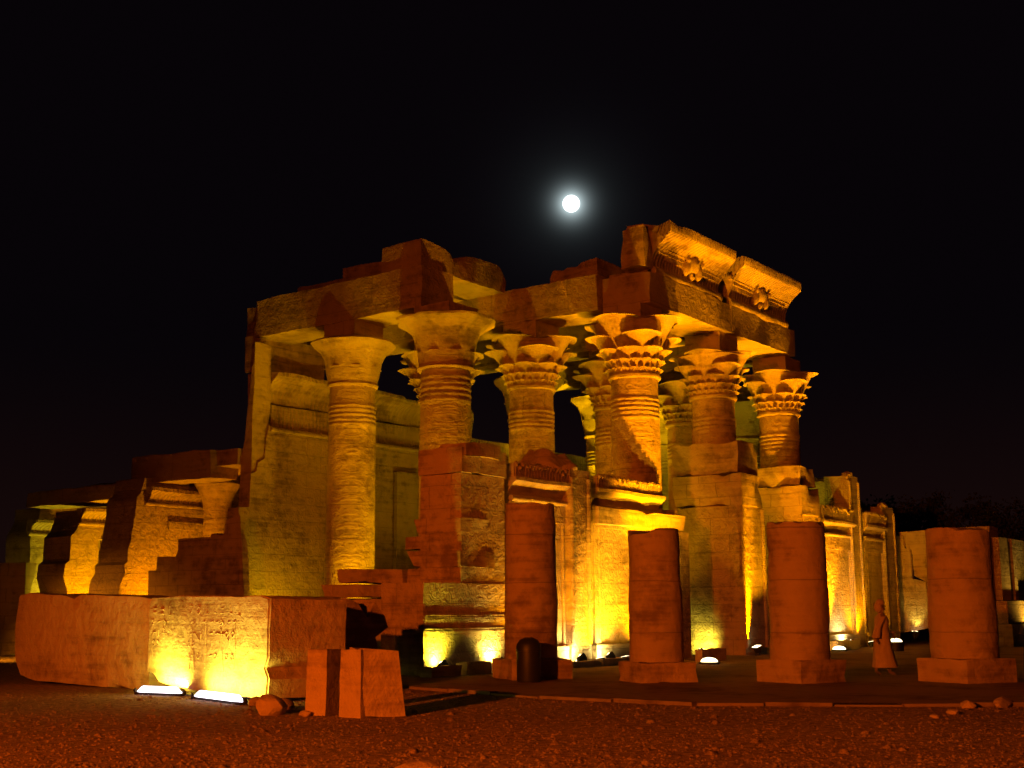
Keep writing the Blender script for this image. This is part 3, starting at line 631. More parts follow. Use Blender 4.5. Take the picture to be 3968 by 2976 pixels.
# low enclosure wall far left
p, q = at_depth(-27, 52), at_depth(-19.2, 50.5); d = (q - p).normalized(); n = Vector((-d.y, d.x, 0)); m = MB().box(0, (q - p).length, 0, .8, 0, 3.6).grid(.5); m.bm.normal_update(); m.chip(12, .7, .2, 3); m.wear(.05, seed=3)
for v in m.bm.verts: v.co = p + d * v.co.x + n * v.co.y + Vector((0, 0, v.co.z))
tag(m.obj('enclosure_wall', M_MASON), 'dim reddish enclosure wall at the far left edge', 'wall')

# ------------------------------------------------------------------ court stumps
def stump(px, py, wpx, top, bw, label, seed):
    c = gp(px, py); dep = (c.x - CX) * FX + (c.y - CY) * FY; r = wpx / 2 / FPX * dep; rb = bw / 2 / FPX * dep
    rd = Vector((c.x - CX, c.y - CY, 0)).normalized(); c = c + rd * rb * .95
    hb = on(px, top[1], 0, c.x).z if False else None
    def zat(y):
        lo, hi = -2, 20
        for _ in range(40):
            mm = (lo + hi) / 2; d = Vector((c.x - CX, c.y - CY, mm - EYE)); dp = d.x * FX * _cp + d.y * FY * _cp + d.z * _sp
            yy = 1488 - FPX * (-d.x * _sp * FX - d.y * _sp * FY + d.z * _cp) / dp
            if yy > y: lo = mm
            else: hi = mm
        return lo
    zt, zb = zat(top[0]), zat(top[1])
    t = thing('column_stump', (c.x, c.y, 0), label, 'column stump', 'column stumps of the court')
    a0 = math.atan2(-rd.y, -rd.x); th = R_((20, 24, 44, 46)[seed - 1]); hs = rb / (abs(math.cos(th)) + abs(math.sin(th)))
    ax = Vector((math.cos(a0 + th), math.sin(a0 + th), 0)); ay = Vector((-ax.y, ax.x, 0))
    m = MB().box(-hs, hs, -hs, hs, 0, zb).grid(.16); m.bm.normal_update(); m.chip(14, .35, .07, seed); m.wear(.025, 1.6, seed=seed)
    for v in m.bm.verts: v.co = c + ax * v.co.x + ay * v.co.y + Vector((0, 0, v.co.z))
    m.obj('column_base', M_ROCK, t)
    m = MB(); n = 44; rings = []
    k = 18
    for i in range(k + 1):
        z = zb + (zt - zb) * i / k; rr = r * (1.03 - .07 * i / k) * (1 + (.012 if (i // 5) % 2 else -.008))
        rings.append((rr, z))
    m.lathe(c.x, c.y, rings + [(r * .90, zt + .01)], 44); m.wear(.03, 1.0, .5, seed=seed)
    for v in m.bm.verts:                                            # broken rim and worn drum joints
        q = max(0, noise.noise(Vector((v.co.x * 2.2, v.co.y * 2.2, seed * 5)))) 
        if v.co.z > zt - .12: v.co.z -= q * .28
    m.obj('shaft', M_STUMP, t)
    return c
stump(2058, 2645, 202, (1955, 2552), 315, 'court column stump beside the dark litter bin, in front of the left screen wall', 1)
stump(2545, 2660, 206, (2056, 2565), 320, 'court column stump in front of the first doorway', 2)
stump(3108, 2665, 228, (2030, 2560), 345, 'court column stump in front of the right door jamb', 3)
stump(3748, 2668, 250, (2060, 2557), 362, 'thick court column stump at the right edge', 4)

# litter bin with domed lid
c = gp(2048, 2652); t = thing('litter_bin', (c.x, c.y, 0), 'dark litter bin with a rounded lid by the left court stump', 'bin')
MB().lathe(c.x, c.y, [(.24, .02), (.27, .1), (.27, .72)], 28).obj('body', M_METAL, t)
MB().lathe(c.x, c.y, [(.285, .725), (.285, .78), (.27, .88), (.2, .98), (.08, 1.03)], 28).obj('lid', M_METAL, t)

# ------------------------------------------------------------------ foreground blocks
def oblock(name, a, b, thick, z0, z1, mat, label, cat, group=None, notch=None, step=.3, amp=.05, chips=10, cdp=.14, seed=1, taper=0.0):
    """stone block whose front foot runs from ground point a to b; it reaches `thick` back from that front"""
    a, b = Vector(a), Vector(b); L = (b - a).length; d = (b - a) / L; n = Vector((-d.y, d.x, 0))
    if n.dot(Vector((FX, FY, 0))) < 0: n = -n
    pts = notch(L) if notch else [(0, z0), (L, z0), (L, z1), (0, z1)]
    m = MB().prism([(p[0], p[1]) for p in pts], 1, 0, thick).grid(step); m.bm.normal_update()
    if chips: m.chip(chips, .45, cdp, seed)
    m.wear(amp, .9, seed=seed)
    for v in m.bm.verts:
        k = 1 - taper * (v.co.z - z0) / max(.01, z1 - z0); x = (v.co.x - L / 2) * k + L / 2; y = (v.co.y - thick / 2) * k + thick / 2
        v.co = a + d * x + n * y + Vector((0, 0, v.co.z))
    bmesh.ops.recalc_face_normals(m.bm, faces=m.bm.faces[:])
    o = m.obj(name, mat); tag(o, label, cat, group); return o, a, d, n, L
A0, A1 = at_depth(-1402 / 4984 * 27.0, 27.0), at_depth(-934 / 4984 * 23.4, 23.4)
def nt_(L): return [(0.05, .42), (.35, .36), (.62, .20), (1.2, .14), (2.4, .10), (L - .35, .06), (L - .02, .08), (L + .02, .42), (L - .12, .62), (L, .8), (L, 1.84), (L - .3, 1.9), (1.5, 1.95), (.12, 1.93), (0, 1.8)]
blk, a_, d_, n_, L_ = oblock('relief_block', A0, A1, 1.62, .1, 1.92, M_ROCK, 'big fallen relief block glowing yellow above two tube lamps', 'block', None, nt_, .3, .03, 4, .06, 3)
cf = MB().prism([(p[0] * .985 + .02, p[1] * .985 + .012) for p in nt_(L_)], 1, -.03, .1).grid(.2).wear(.022, .9, seed=3)
rnd = random.Random(11)
def strokes(pts, w=.03):
    for p, q in zip(pts, pts[1:]): roll(cf, (p[0], -.026, p[1]), (q[0], -.026, q[1]), w * .62, 6)
def arc(cx, cz, r, a0, a1, k=8): return [(cx + r * math.cos(R_(a0 + (a1 - a0) * i / k)), cz + r * math.sin(R_(a0 + (a1 - a0) * i / k))) for i in range(k + 1)]
for x in [.3 + .31 * i for i in range(12)]:                      # a line of signs along the top
    q = rnd.choice((0, 1, 2)); z = 1.68 + rnd.uniform(-.03, .03)
    if q == 0: strokes(arc(x, z, .07, 0, 360), .018)
    elif q == 1: strokes([(x - .08, z), (x + .08, z)], .018); strokes([(x - .08, z - .09), (x + .06, z - .09)], .018)
    else: strokes([(x, z + .09), (x, z - .1), (x + .08, z - .1)], .018)
for x in (.75, 1.95, 3.1):                                       # standing figures, worn
    strokes(arc(x, 1.36, .08, -20, 260), .018); strokes([(x - .02, 1.26), (x - .03, .9), (x - .1, .5)], .02); strokes([(x + .02, .9), (x + .12, .5)], .018)
    strokes([(x - .12, 1.2), (x + .12, 1.2), (x + .3, 1.06), (x + .34, 1.2)], .016)
    strokes([(x + .5, 1.5), (x + .53, .5)], .012)
for x in [.25 + .22 * i for i in range(16)]:                     # smaller signs between the figures
    for z in (1.42, 1.2, 1.0, .78):
        q = rnd.choice((0, 1, 2, 3)); xx = x + rnd.uniform(-.05, .05)
        if q == 0: strokes(arc(xx, z, .05, 0, 360), .014)
        elif q == 1: strokes([(xx - .06, z), (xx + .06, z + .02)], .014)
        elif q == 2: strokes([(xx, z + .07), (xx, z - .07)], .014)
for v in cf.bm.verts: v.co = a_ + d_ * v.co.x + n_ * v.co.y + Vector((0, 0, v.co.z))
bmesh.ops.recalc_face_normals(cf.bm, faces=cf.bm.faces[:])
cf.obj('carved_face', M_RELIEF, blk).matrix_parent_inverse = Matrix.Identity(4)
C0, C1 = at_depth((1338 - 1984) / 4984 * 26.6, 26.6), at_depth((1490 - 1984) / 4984 * 27.2, 27.2)
oblock('fallen_block', C0, C1, 1.1, 0, 1.85, M_ROCK, 'notched darker stone behind the tall red block', 'block', 'fallen blocks in the foreground',
       lambda L: [(0, 0), (L, 0), (L + .05, .5), (L - .15, .7), (L - .1, 1.1), (L + .1, 1.3), (L + .05, 1.55), (L - .2, 1.85), (L - .35, 1.55), (.3, 1.8), (0, 1.9)], .25, .06, 8, .12, 6)
# left foreground block
D0, D1 = at_depth((62 - 1984) / 4984 * 30.5, 30.5), at_depth((592 - 1984) / 4984 * 27.6, 27.6)
oblock('fallen_block', D0, D1, 1.6, .05, 2.0, M_ROCK, 'wide rough red block left of the glowing relief block', 'block', 'fallen blocks in the foreground',
       lambda L: [(.3, .2), (.9, .1), (1.6, .08), (2.4, .03), (L, .0), (L, 1.9), (L - .5, 1.96), (.5, 2.08), (.1, 2.0), (0, 1.2), (.08, .6)], .2, .035, 16, .12, 8)
# two small stones in front
oblock('small_block', at_depth((1192 - 1984) / 4984 * 20.6, 20.6), at_depth((1270 - 1984) / 4984 * 20.45, 20.45), .9, 0, 1.02, M_ROCK, 'narrow upright stone, left of the pair in front', 'block', 'pair of small upright stones', None, .12, .018, 6, .04, 4, .05)
oblock('small_block', at_depth((1318 - 1984) / 4984 * 20.25, 20.25), at_depth((1404 - 1984) / 4984 * 20.0, 20.0), .35, 0, 1.04, M_ROCK, 'pale narrow stone set against the trapezoid stone', 'block', 'pair of small upright stones', None, .12, .018, 5, .04, 5, .1)
oblock('trapezoid_block', at_depth((1398 - 1984) / 4984 * 20.05, 20.05), at_depth((1574 - 1984) / 4984 * 20.3, 20.3), .7, 0, 1.05, M_ROCK, 'trapezoid stone with scratched grooves, nearest the paving', 'block', None,
       lambda L: [(0, 0), (L, 0), (L - .12, 1.0), (.0, 1.06)], .12, .016, 6, .04, 9)
rub = [((1050, 2765), (.26, .24, .2)), ((1100, 2745), (.17, .16, .12)), ((990, 2730), (.14, .12, .1)), ((905, 2672), (.2, .18, .14)), ((625, 2660), (.27, .16, .14)), ((740, 2672), (.16, .12, .09)), ((1180, 2772), (.1, .1, .06)), ((1620, 3005), (.3, .24, .09)), ((3690, 2775), (.12, .1, .05)), ((3750, 2752), (.15, .12, .08)), ((3885, 2748), (.36, .13, .1)), ((3620, 2790), (.08, .07, .04))]
lab = ['rounded reddish rubble stone below the red block', 'flat stone behind the rounded rubble stone', 'small stone beside the right end of the right tube lamp', 'prop stone under the middle of the relief block', 'pale prop stone under the left end of the relief block', 'low stone just behind the left tube lamp', 'small chip before the narrow upright stone', 'pale flat rock at the bottom edge of the gravel', 'dark rubble stone left of the raised kerb stone', 'dark rubble stone against the raised kerb stone', 'long raised kerb stone at the right edge', 'small dark stone on the gravel at right']
for i, ((p, r), l) in enumerate(zip(rub, lab)):
    c = gp(*p); tag(MB().blob((c.x, c.y, r[2] * .6), r, 2, .35, 1.1, i + 2).obj('rubble_stone', M_ROCK, None, 25), l, 'stone', 'loose stones')

# tube lamps under the relief block
def tube_light(px0, py0, px1, py1, label, power):
    p, q = gp(px0, py0), gp(px1, py1); c = (p + q) / 2; d = (q - p).normalized(); n = Vector((-d.y, d.x, 0)); L = (q - p).length
    t = thing('tube_lamp', (c.x, c.y, 0), label, 'floodlight', 'tube lamps lighting the relief block')
    if n.dot(n_) < 0: n = -n
    h = MB(); g = MB()
    for k in (-1, 1):
        e = c + d * k * (L / 2 + .05)
        h.blob((e.x, e.y, .07), (.05, .05, .06), 1, .1)
    ring = []
    for k in (-1, 1):
        e = c + d * k * L / 2; ring.append([h.bm.verts.new(e + n * x + Vector((0, 0, z))) for x, z in ((-.07, 0), (.07, 0), (.07, .05), (-.07, .05))])
    for j in range(4): h.bm.faces.new((ring[0][j], ring[0][(j + 1) % 4], ring[1][(j + 1) % 4], ring[1][j]))
    h.bm.faces.new(ring[0]); h.bm.faces.new(ring[1][::-1]); h.obj('housing', M_METAL, t)
    rr = []
    for k in range(9):
        f = -1 + 2 * k / 8; e = c + d * f * L / 2 * .98; s = .095 * (1 - .85 * max(0, abs(f) - .75) / .25)
        rr.append([g.bm.verts.new(e + n * s * math.cos(math.pi * j / 8) + Vector((0, 0, .053 + s * 1.25 * math.sin(math.pi * j / 8)))) for j in range(9)])
    for a, b in zip(rr, rr[1:]):
        for j in range(8): g.bm.faces.new((a[j], a[j + 1], b[j + 1], b[j]))
    g.obj('lamp_glass', M_GLASS_W, t)
    l = bpy.data.lights.new('beam_of_light', 'AREA'); l.shape = 'RECTANGLE'; l.size = L; l.size_y = .14; l.energy = power; l.color = HOT_T; l.spread = R_(175)
    o = bpy.data.objects.new('beam_of_light', l); COL.objects.link(o); o.location = c + n * .1 + Vector((0, 0, .2))
    o.rotation_euler = (n * 1.0 + Vector((0, 0, 1.15))).to_track_quat('-Z', 'Y').to_euler(); o.parent = t; o.matrix_parent_inverse = Matrix.Translation(-t.location)
HOT_T = (1, .84, .07)
tube_light(530, 2684, 705, 2692, 'left bright white tube lamp on the gravel before the relief block', 105)
tube_light(752, 2702, 944, 2728, 'right bright white tube lamp on the gravel before the relief block', 105)

# ------------------------------------------------------------------ small court objects
c = gp(2698, 2530); t = thing('metal_post', (c.x, c.y, 0), 'thin dark metal post beside the doorway lamp', 'post')
MB().lathe(c.x, c.y, [(.09, .05), (.09, 1.0)], 12).obj('pole', M_METAL, t); MB().lathe(c.x, c.y, [(.16, .05), (.16, .09)], 12).obj('foot_plate', M_METAL, t)
c = gp(2800, 2513); t = thing('red_box', (c.x, c.y, 0), 'small red box at the foot of the middle door jamb', 'box')
MB().box(c.x - .2, c.x + .2, c.y - .15, c.y + .15, .05, .45).wear(.01, 3).obj('body', plain('red_paint', (.45, .05, .02), .5), t); MB().box(c.x - .22, c.x + .22, c.y - .17, c.y + .17, .455, .5).obj('lid', plain('dark_red_paint', (.3, .03, .02), .5), t)

GK = 'low slabs along the facade foot'
def kslab(x0, x1, y0, y1, h, label, sd): 
    m = MB().box(x0, x1, y0, y1, .03, h).grid(.3); m.bm.normal_update(); m.chip(4, .3, .06, sd); tag(m.wear(.025, 1.2, seed=sd).obj('low_slab', M_ROCK), label, 'slab', GK)
xs = lambda px, y: on(px, 2570, 1, y).x
kslab(xs(1672, -1.9), xs(1792, -1.9), -1.9, -1.55, .30, 'left low slab in front of the hottest light pool', 2)
kslab(xs(1806, -1.9), xs(1905, -1.9), -1.9, -1.5, .36, 'second low slab, against the base of the left court stump', 3)
kslab(xs(2222, -2.0), xs(2330, -2.0), -2.0, -1.6, .22, 'low slab under the white lit plinth left of the doorway', 4)
kslab(xs(2336, -2.0), xs(2440, -2.0), -2.0, -1.6, .26, 'low slab reaching behind the stump before the doorway', 5)
kslab(xs(2704, -2.6), xs(2800, -2.6), -2.75, -2.5, .42, 'small low slab beside the metal post', 6)
kslab(xs(3245, -2.2), xs(3335, -2.2), -2.2, -1.7, .42, 'low slab below the pale lit plinth right of the third stump', 7)
# person in a long robe walking across the court
def person():
    c = gp(3425, 2634); t = thing('person', (c.x, c.y, .05), 'person walking across the court in a long pale robe', 'person')
    fw = Vector((RX, RY, 0)); sd = Vector((FX, FY, 0)); z0 = .05
    P = lambda f, s, z: c + fw * f + sd * s + Vector((0, 0, z + z0))
    me = bpy.data.meshes.new('body'); bm = bmesh.new()
    J = {'hip': P(0, 0, .92), 'waist': P(0, 0, 1.08), 'chest': P(.01, 0, 1.30), 'neck': P(.01, 0, 1.47), 'jaw': P(.025, 0, 1.55), 'skull': P(.02, 0, 1.66), 'crown': P(.01, 0, 1.73),
         'shl': P(.01, .18, 1.40), 'ell': P(.14, .27, 1.14), 'wrl': P(.32, .22, 1.0), 'shr': P(.01, -.18, 1.40), 'elr': P(-.16, -.25, 1.14), 'wrr': P(-.22, -.27, .9),
         'hl': P(0, .09, .88), 'knl': P(.14, .09, .48), 'anl': P(.16, .09, .09), 'tol': P(.32, .09, .03), 'hr': P(0, -.09, .88), 'knr': P(-.06, -.09, .47), 'anr': P(-.22, -.09, .12), 'tor': P(-.09, -.09, .03)}
    rad = {'hip': .14, 'waist': .125, 'chest': .15, 'neck': .055, 'jaw': .075, 'skull': .098, 'crown': .06, 'shl': .065, 'ell': .045, 'wrl': .03, 'shr': .065, 'elr': .045, 'wrr': .03, 'hl': .09, 'knl': .06, 'anl': .04, 'tol': .035, 'hr': .09, 'knr': .06, 'anr': .04, 'tor': .035}
    E = [('hip', 'waist'), ('waist', 'chest'), ('chest', 'neck'), ('neck', 'jaw'), ('jaw', 'skull'), ('skull', 'crown'), ('chest', 'shl'), ('shl', 'ell'), ('ell', 'wrl'), ('chest', 'shr'), ('shr', 'elr'), ('elr', 'wrr'), ('hip', 'hl'), ('hl', 'knl'), ('knl', 'anl'), ('anl', 'tol'), ('hip', 'hr'), ('hr', 'knr'), ('knr', 'anr'), ('anr', 'tor')]
    for w, wr in (('l', 'wrl'), ('r', 'wrr')):                                   # hands: palm and five fingers
        b0 = J[wr]; J['palm' + w] = b0 + Vector((0, 0, -.07)) + fw * .02; rad['palm' + w] = .026; E.append((wr, 'palm' + w))
        for i in range(5):
            k = 'f%s%d' % (w, i); ln = (.045, .07, .078, .072, .055)[i]
            J[k] = J['palm' + w] + (sd * (i - 2) * .014 + Vector((0, 0, -ln)) + fw * (.03 if i else .05)); rad[k] = .009; E.append(('palm' + w, k))
    ids = {k: i for i, k in enumerate(J)}
    me.from_pydata([tuple(v - t.location) for v in J.values()], [tuple(ids[q] for q in e) for e in E], [])
    bm.free(); me.materials.append(plain('brown_skin', (.16, .09, .055), .6))
    o = bpy.data.objects.new('body', me); COL.objects.link(o); o.parent = t
    sk = o.modifiers.new('skin', 'SKIN'); ss = o.modifiers.new('smooth', 'SUBSURF'); ss.levels = ss.render_levels = 1
    for k, i in ids.items():
        v = me.skin_vertices[0].data[i]; v.radius = (rad[k], rad[k]); v.use_root = (k == 'hip')
    cloth = plain('pale_robe_cloth', (.40, .30, .24), .9); n = 28
    r = MB(); rings = []
    for z, a, b, f0 in ((.2, .30, .25, .05), (.42, .255, .225, .03), (.68, .215, .2, .01), (.92, .19, .185, 0), (1.12, .165, .17, 0), (1.28, .17, .2, .01), (1.39, .14, .215, .01), (1.44, .09, .15, .01), (1.485, .066, .075, .01)):
        rings.append([r.bm.verts.new(P(f0 + (a + .025 * math.sin(7 * 6.283 * j / n + z * 3) * (1.3 - z)) * math.cos(6.283 * j / n), b * math.sin(6.283 * j / n), z)) for j in range(n)])
    for a, b in zip(rings, rings[1:]):
        for j in range(n): r.bm.faces.new((a[j], a[(j + 1) % n], b[(j + 1) % n], b[j]))
    for A, B, C_, w in (('shl', 'ell', 'wrl', .11), ('shr', 'elr', 'wrr', .11)):
        pr = [J[A], J[B], J[C_]]; rr = []
        for p, ww in zip(pr, (.085, .085, .105)):
            rr.append([r.bm.verts.new(p + fw * ww * math.cos(6.283 * j / 12) + sd * ww * .8 * math.sin(6.283 * j / 12)) for j in range(12)])
        for a, b in zip(rr, rr[1:]):
            for j in range(12): r.bm.faces.new((a[j], a[(j + 1) % 12], b[(j + 1) % 12], b[j]))
    bmesh.ops.recalc_face_normals(r.bm, faces=r.bm.faces[:]); r.obj('robe', cloth, t, 60)
    h = MB(); q = P(.0, 0, 1.735); h.blob(q, (.118, .112, .075), 2, .12, 3); h.blob(P(-.06, 0, 1.62), (.06, .1, .13), 2, .15, 3, 5); h.blob(q + Vector((0, 0, .035)), (.085, .085, .05), 2, .15, 3, 2); h.obj('head_scarf', cloth, t, 60)
    f = MB(); sk_ = plain('face_features', (.10, .055, .035), .6)
    f.blob(P(.118, 0, 1.635), (.022, .018, .022), 1, .1)
    for s in (-1, 1): f.blob(P(.10, s * .036, 1.665), (.012, .014, .009), 1, 0); f.blob(P(.02, s * .1, 1.64), (.02, .012, .03), 1, .1)
    f.blob(P(.105, 0, 1.59), (.01, .026, .008), 1, 0); f.obj('face', sk_, t)
person()

# ------------------------------------------------------------------ trees on the right behind the temple
M_LEAF = plain('dark_foliage', (.07, .075, .03), .7); M_BARK = plain('bark', (.12, .08, .05), .9)
def tree(lat, dep, h, w, label, seed):
    b = at_depth(lat, dep); rnd = random.Random(seed); t = thing('broadleaf_tree', (b.x, b.y, 0), label, 'tree', 'trees behind the right end of the temple')
    m = MB()
    m.lathe(b.x, b.y, [(.32, 0), (.26, h * .25), (.2, h * .5), (.08, h * .8)], 10)
    for k in range(6):
        a = k * 1.05 + seed; roll(m, (b.x, b.y, h * (.35 + .05 * k)), (b.x + math.cos(a) * w * .5, b.y + math.sin(a) * w * .5, h * (.6 + .05 * k)), .07, 6)
    m.obj('trunk', M_BARK, t)
    cl = [(Vector((b.x + rnd.gauss(0, w * .36), b.y + rnd.gauss(0, w * .36), h * rnd.uniform(.45, .98))), rnd.uniform(.5, 1.2)) for _ in range(26)]
    V, F = [], []
    for c, r in cl:
        for _ in range(110):
            p = c + Vector((rnd.gauss(0, 1), rnd.gauss(0, 1), rnd.gauss(0, .75))) * r * .55
            d1 = Vector((rnd.uniform(-1, 1), rnd.uniform(-1, 1), rnd.uniform(-1, 1))).normalized() * .16; d2 = d1.orthogonal().normalized() * .1
            i = len(V); V += [p - d1, p + d2, p + d1, p - d2]; F.append((i, i + 1, i + 2, i + 3))
    me = bpy.data.meshes.new('crown'); me.from_pydata([tuple(v) for v in V], [], F); me.materials.append(M_LEAF)
    o = bpy.data.objects.new('crown', me); COL.objects.link(o); o.parent = t; o.matrix_parent_inverse = Matrix.Translation(-t.location)
tree(24.5, 84, 8.6, 2.6, 'broad dim tree right behind the end post of the facade', 1)
tree(28.0, 86, 9.2, 3.0, 'tallest dim tree between the end post and the last stump', 2)
tree(33.0, 88, 9.0, 2.4, 'dim round tree above the rightmost court stump', 3)
tree(37.5, 90, 8.2, 2.8, 'dim tree at the right edge of the picture', 4)

# ------------------------------------------------------------------ the site's lamps, and a few added fill lights
# sodium street lamp behind the camera, lighting stones and gravel red
lp = at_depth(-13, -7)
t = thing('street_lamp', (lp.x, lp.y, 0), 'sodium street lamp on a pole beside the visitor path', 'street lamp')
MB().lathe(lp.x, lp.y, [(.09, 0), (.07, 6.6)], 14).obj('pole', M_METAL, t)
MB().blob((lp.x, lp.y, 6.72), (.3, .18, .1), 2, .05).obj('lamp_head', M_METAL, t)
spot((lp.x, lp.y, 6.45), at_depth(2.6, 25.5, -1.2), 68000, RED, 64, 1.0, .2, t)
lp2 = at_depth(-20.5, 43)
t = thing('bollard_lamp', (lp2.x, lp2.y, 0), 'low bollard lamp beside the path left of the stones', 'bollard lamp')
MB().lathe(lp2.x, lp2.y, [(.09, 0), (.09, 1.0)], 14).obj('pole', M_METAL, t)
MB().lathe(lp2.x, lp2.y, [(.14, 1.0), (.14, 1.06), (.05, 1.16)], 14).obj('lamp_head', M_METAL, t)
spot((lp2.x + .5, lp2.y + .4, 1.5), at_depth(-18.3, 45.5, 0), 2600, (1, .33, .01), 100, 1, .1, t)

lp3 = at_depth(-12.2, 21)  # added lamp out of view, only to brighten the big rough block
t = thing('bollard_lamp', (lp3.x, lp3.y, 0), 'added unseen bollard lamp brightening the big rough block', 'bollard lamp')
MB().lathe(lp3.x, lp3.y, [(.09, 0), (.09, 1.0)], 14).obj('pole', M_METAL, t)
MB().lathe(lp3.x, lp3.y, [(.14, 1.0), (.14, 1.06), (.05, 1.16)], 14).obj('lamp_head', M_METAL, t)
spot((lp3.x + .2, lp3.y + .2, 1.3), at_depth(-9.5, 29.5, .6), 550, RED, 80, 1, .1, t)

GW = 'floodlights at the foot of the facade'
def wl(x, y, z=.12, tz=2.0, p=100, c=AMB, ang=165, label='', g=GW, ty=0.6): floodlight((x, y, z), (x, y + ty, tz), p, c, ang, label, g)
wl(xs(1715, -1.42), -1.45, .02, .7, 480, (1, .86, .04), 140, 'floodlight with the hottest yellow pool at the foot of the corner pier')
wl(xs(1935, -1.45), -1.47, .02, .7, 320, (1, .78, .12), 140, 'floodlight at the right end of the corner pier')
for q, pw, lab in ((2100, 600, 'floodlight close to the left screen wall, behind the left court stump'), (2215, 800, 'floodlight at the foot of the stone post between the screens'), (2345, 800, 'floodlight close to the left half of the golden screen wall'), (2440, 900, 'floodlight close to the golden screen wall, beside the stump before the doorway'), (2560, 1000, 'floodlight close to the left doorway jamb, behind the stump')):
    floodlight((xs(q, -1.9), -1.75, .02), (xs(q, -1.9), -.98, 3.6), pw, (1, .39, .0), 112, lab, GW, s=.8)
wl(xs(2290, -1.9), -1.6, .02, .7, 150, (1, .86, .28), 170, 'small floodlight at the white plinth left of the doorway')
wl(xs(2400, -1.9), -1.6, .02, .7, 150, (1, .86, .28), 170, 'small floodlight at the white plinth behind the stump')
floodlight((15.75, -1.78, .05), (12.6, -.9, 10.5), 10500, AMB, 72, 'floodlight before the middle door jamb aimed up at the disc cornice', GW)
floodlight((14.85, -.05, .03), (15.5, .1, .45), 260, (1, .9, .08), 116, 'floodlight with a yellow pool at the middle door jamb', GW, s=.7)
floodlight((xs(2580, -5.2), -5.2, .05), (xs(2395, -.95), -.95, 2.9), 4600, (1, .46, .01), 46, 'floodlight set well back behind the stump before the doorway', GW)
floodlight((on(3175, 2500, 1, -4.6).x, -4.6, .05), (XP(3235), -.95, 3.0), 6500, (1, .42, .0), 38, 'floodlight set well back behind the third stump', GW)
floodlight((19.4, -1.8, .05), (17.6, -1.0, 12), 11000, AMB, 70, 'floodlight aimed up at the middle and right facade columns', GW)
floodlight((xs(3120, -4.0), -4.0, .05), (16.8, -1.4, 4), 1900, (1, .42, 0), 44, 'floodlight behind the third court stump, turned to the middle door jamb', GW)
floodlight((24.2, -1.8, .05), (22.8, -.9, 9), 5000, AMB, 80, 'floodlight aimed up at the rightmost standing column', GW)
for q, pw, lab in ((3205, 1900, 'floodlight close to the right yellow screen wall, behind the third stump'), (3268, 1900, 'floodlight close to the middle of the right yellow screen wall'), (3375, 700, 'floodlight at the foot of the dim far right screen wall')):
    xx = on(q, 2450, 1, -1.75).x; floodlight((xx, -1.75, .05), (xx, -.98, 3.8), pw, (1, .39, .0), 112, lab, GW, s=.8)
wl(xs(3300, -1.5), -1.5, .03, 1.0, 160, (1, .9, .4), 165, 'small pale floodlight at the plinth of the right screen wall')
c = on(3545, 2432, 0, 32.75); floodlight((c.x, c.y, .3), (33.0, c.y, 1.5), 70, (1, .8, .12), 80, 'lamp with a tall white glow on the dark stepped wall end', GW)
floodlight((33.4, -7.2, .2), (33.6, -6, 2.9), 420, (1, .58, .06), 150, 'lamp lighting the pilastered wall at the right edge', GW)
floodlight((35.0, -6.9, .1), (35.0, -6.3, 1.2), 70, (1, .85, .3), 130, 'pale lamp at the far right edge by the wall plinth', GW)

c = gp(2748, 2584); groundlight((c.x, c.y, .05), (10.7, -.7, 9.8), 13500, AMB, 54, 'ground lamp right of the stump before the doorway')
c = gp(3252, 2534); groundlight((c.x, c.y, .05), (19.5, -.8, 12), 5000, AMB, 56, 'ground lamp by the right side of the third court stump')
c = on(3470, 2490, 1, -4.2); groundlight((c.x, c.y, max(.05, c.z - .1)), (31, 0, 4), 300, AMB, 80, 'farthest ground lamp, just right of the walking person')

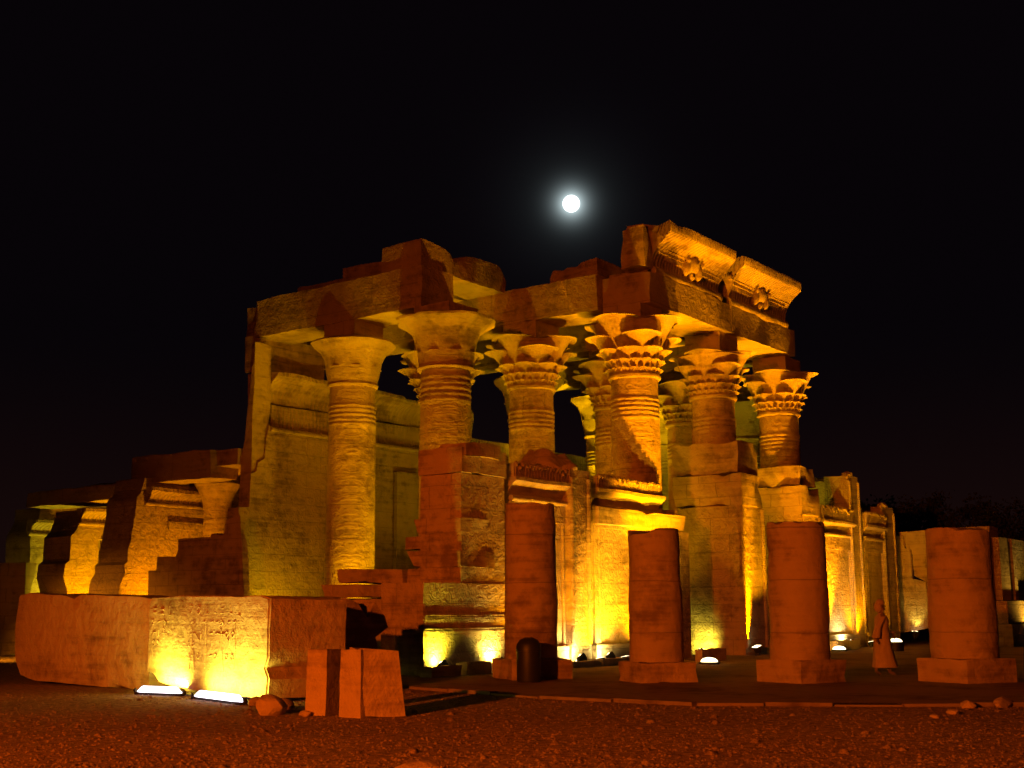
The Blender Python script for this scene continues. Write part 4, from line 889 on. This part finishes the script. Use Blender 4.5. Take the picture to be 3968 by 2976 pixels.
GI = 'floodlights on the floor of the hall'
floodlight((8.4, 2.4, .05), (8.0, 4.0, 11), 1250, (1, .49, .0), 120, 'hall floodlight between the two left column rows', GI)
floodlight((8.3, 6.6, .05), (7.4, 6.6, 11), 1500, (1, .52, .0), 95, 'hall floodlight beside the plain bell column', GI)
floodlight((4.9, 10.6, .05), (5.6, 12.2, 4), 420, (1, .58, .0), 140, 'floodlight at the left foot of the relief wall', GI)
floodlight((4.5, 2.2, .05), (5.5, 4.4, 8), 1900, YEL, 80, 'floodlight left of the palm capital column', GI)
floodlight((4.6, 6.4, .05), (5.5, 8.5, 8), 1400, (1, .50, .0), 80, 'floodlight left of the plain bell column', GI)
floodlight((13.6, 2.4, .05), (13.4, 3.2, 11), 1000, (1, .50, .0), 120, 'hall floodlight behind the golden screen wall', GI)
floodlight((13.4, 6.6, .05), (13.0, 7.4, 11), 700, (1, .6, 0), 120, 'hall floodlight deep behind the second column', GI)
floodlight((19.3, 2.6, .05), (19.4, 3.6, 11), 1700, GRN, 120, 'hall floodlight behind the middle doorway', GI)
floodlight((20.3, 6.9, .05), (22.0, 8.4, 8), 16000, (1, .60, .0), 60, 'narrow hall floodlight on the slender bright column', GI)
floodlight((25.2, 3.2, .05), (26.8, 4.0, 9), 1600, GRN, 110, 'hall floodlight behind the right screen wall', GI)

floodlight((1.0, 3.2, .05), (5.1, 7.2, 12.6), 1700, (1, .42, .0), 60, 'added fill light hidden behind the fallen slabs, brightening the long left beam', GI)  # added hidden fill, stands in for golden bounce on the left beam
floodlight((1.2, 8.6, .05), (5.1, 10.4, 12.4), 1000, (1, .44, .0), 46, 'added fill light outside the ruined side wall, brightening the far end of the left beam', GI)  # second added fill, same bounce tone for the beam's far end

GL = 'floodlights of the inner rooms'
floodlight((4.5, 15.5, .05), (4.6, 17.2, 4), 1500, AMB, 140, 'inner room floodlight before the nearest cross wall', GL)
floodlight((4.9, 19.7, .05), (4.7, 21.5, 4), 1900, (1, .44, .0), 140, 'inner room floodlight before the middle cross wall', GL)
floodlight((6.0, 24.2, .05), (5.4, 26, 3), 900, GRN, 140, 'inner room floodlight before the farthest cross wall', GL)
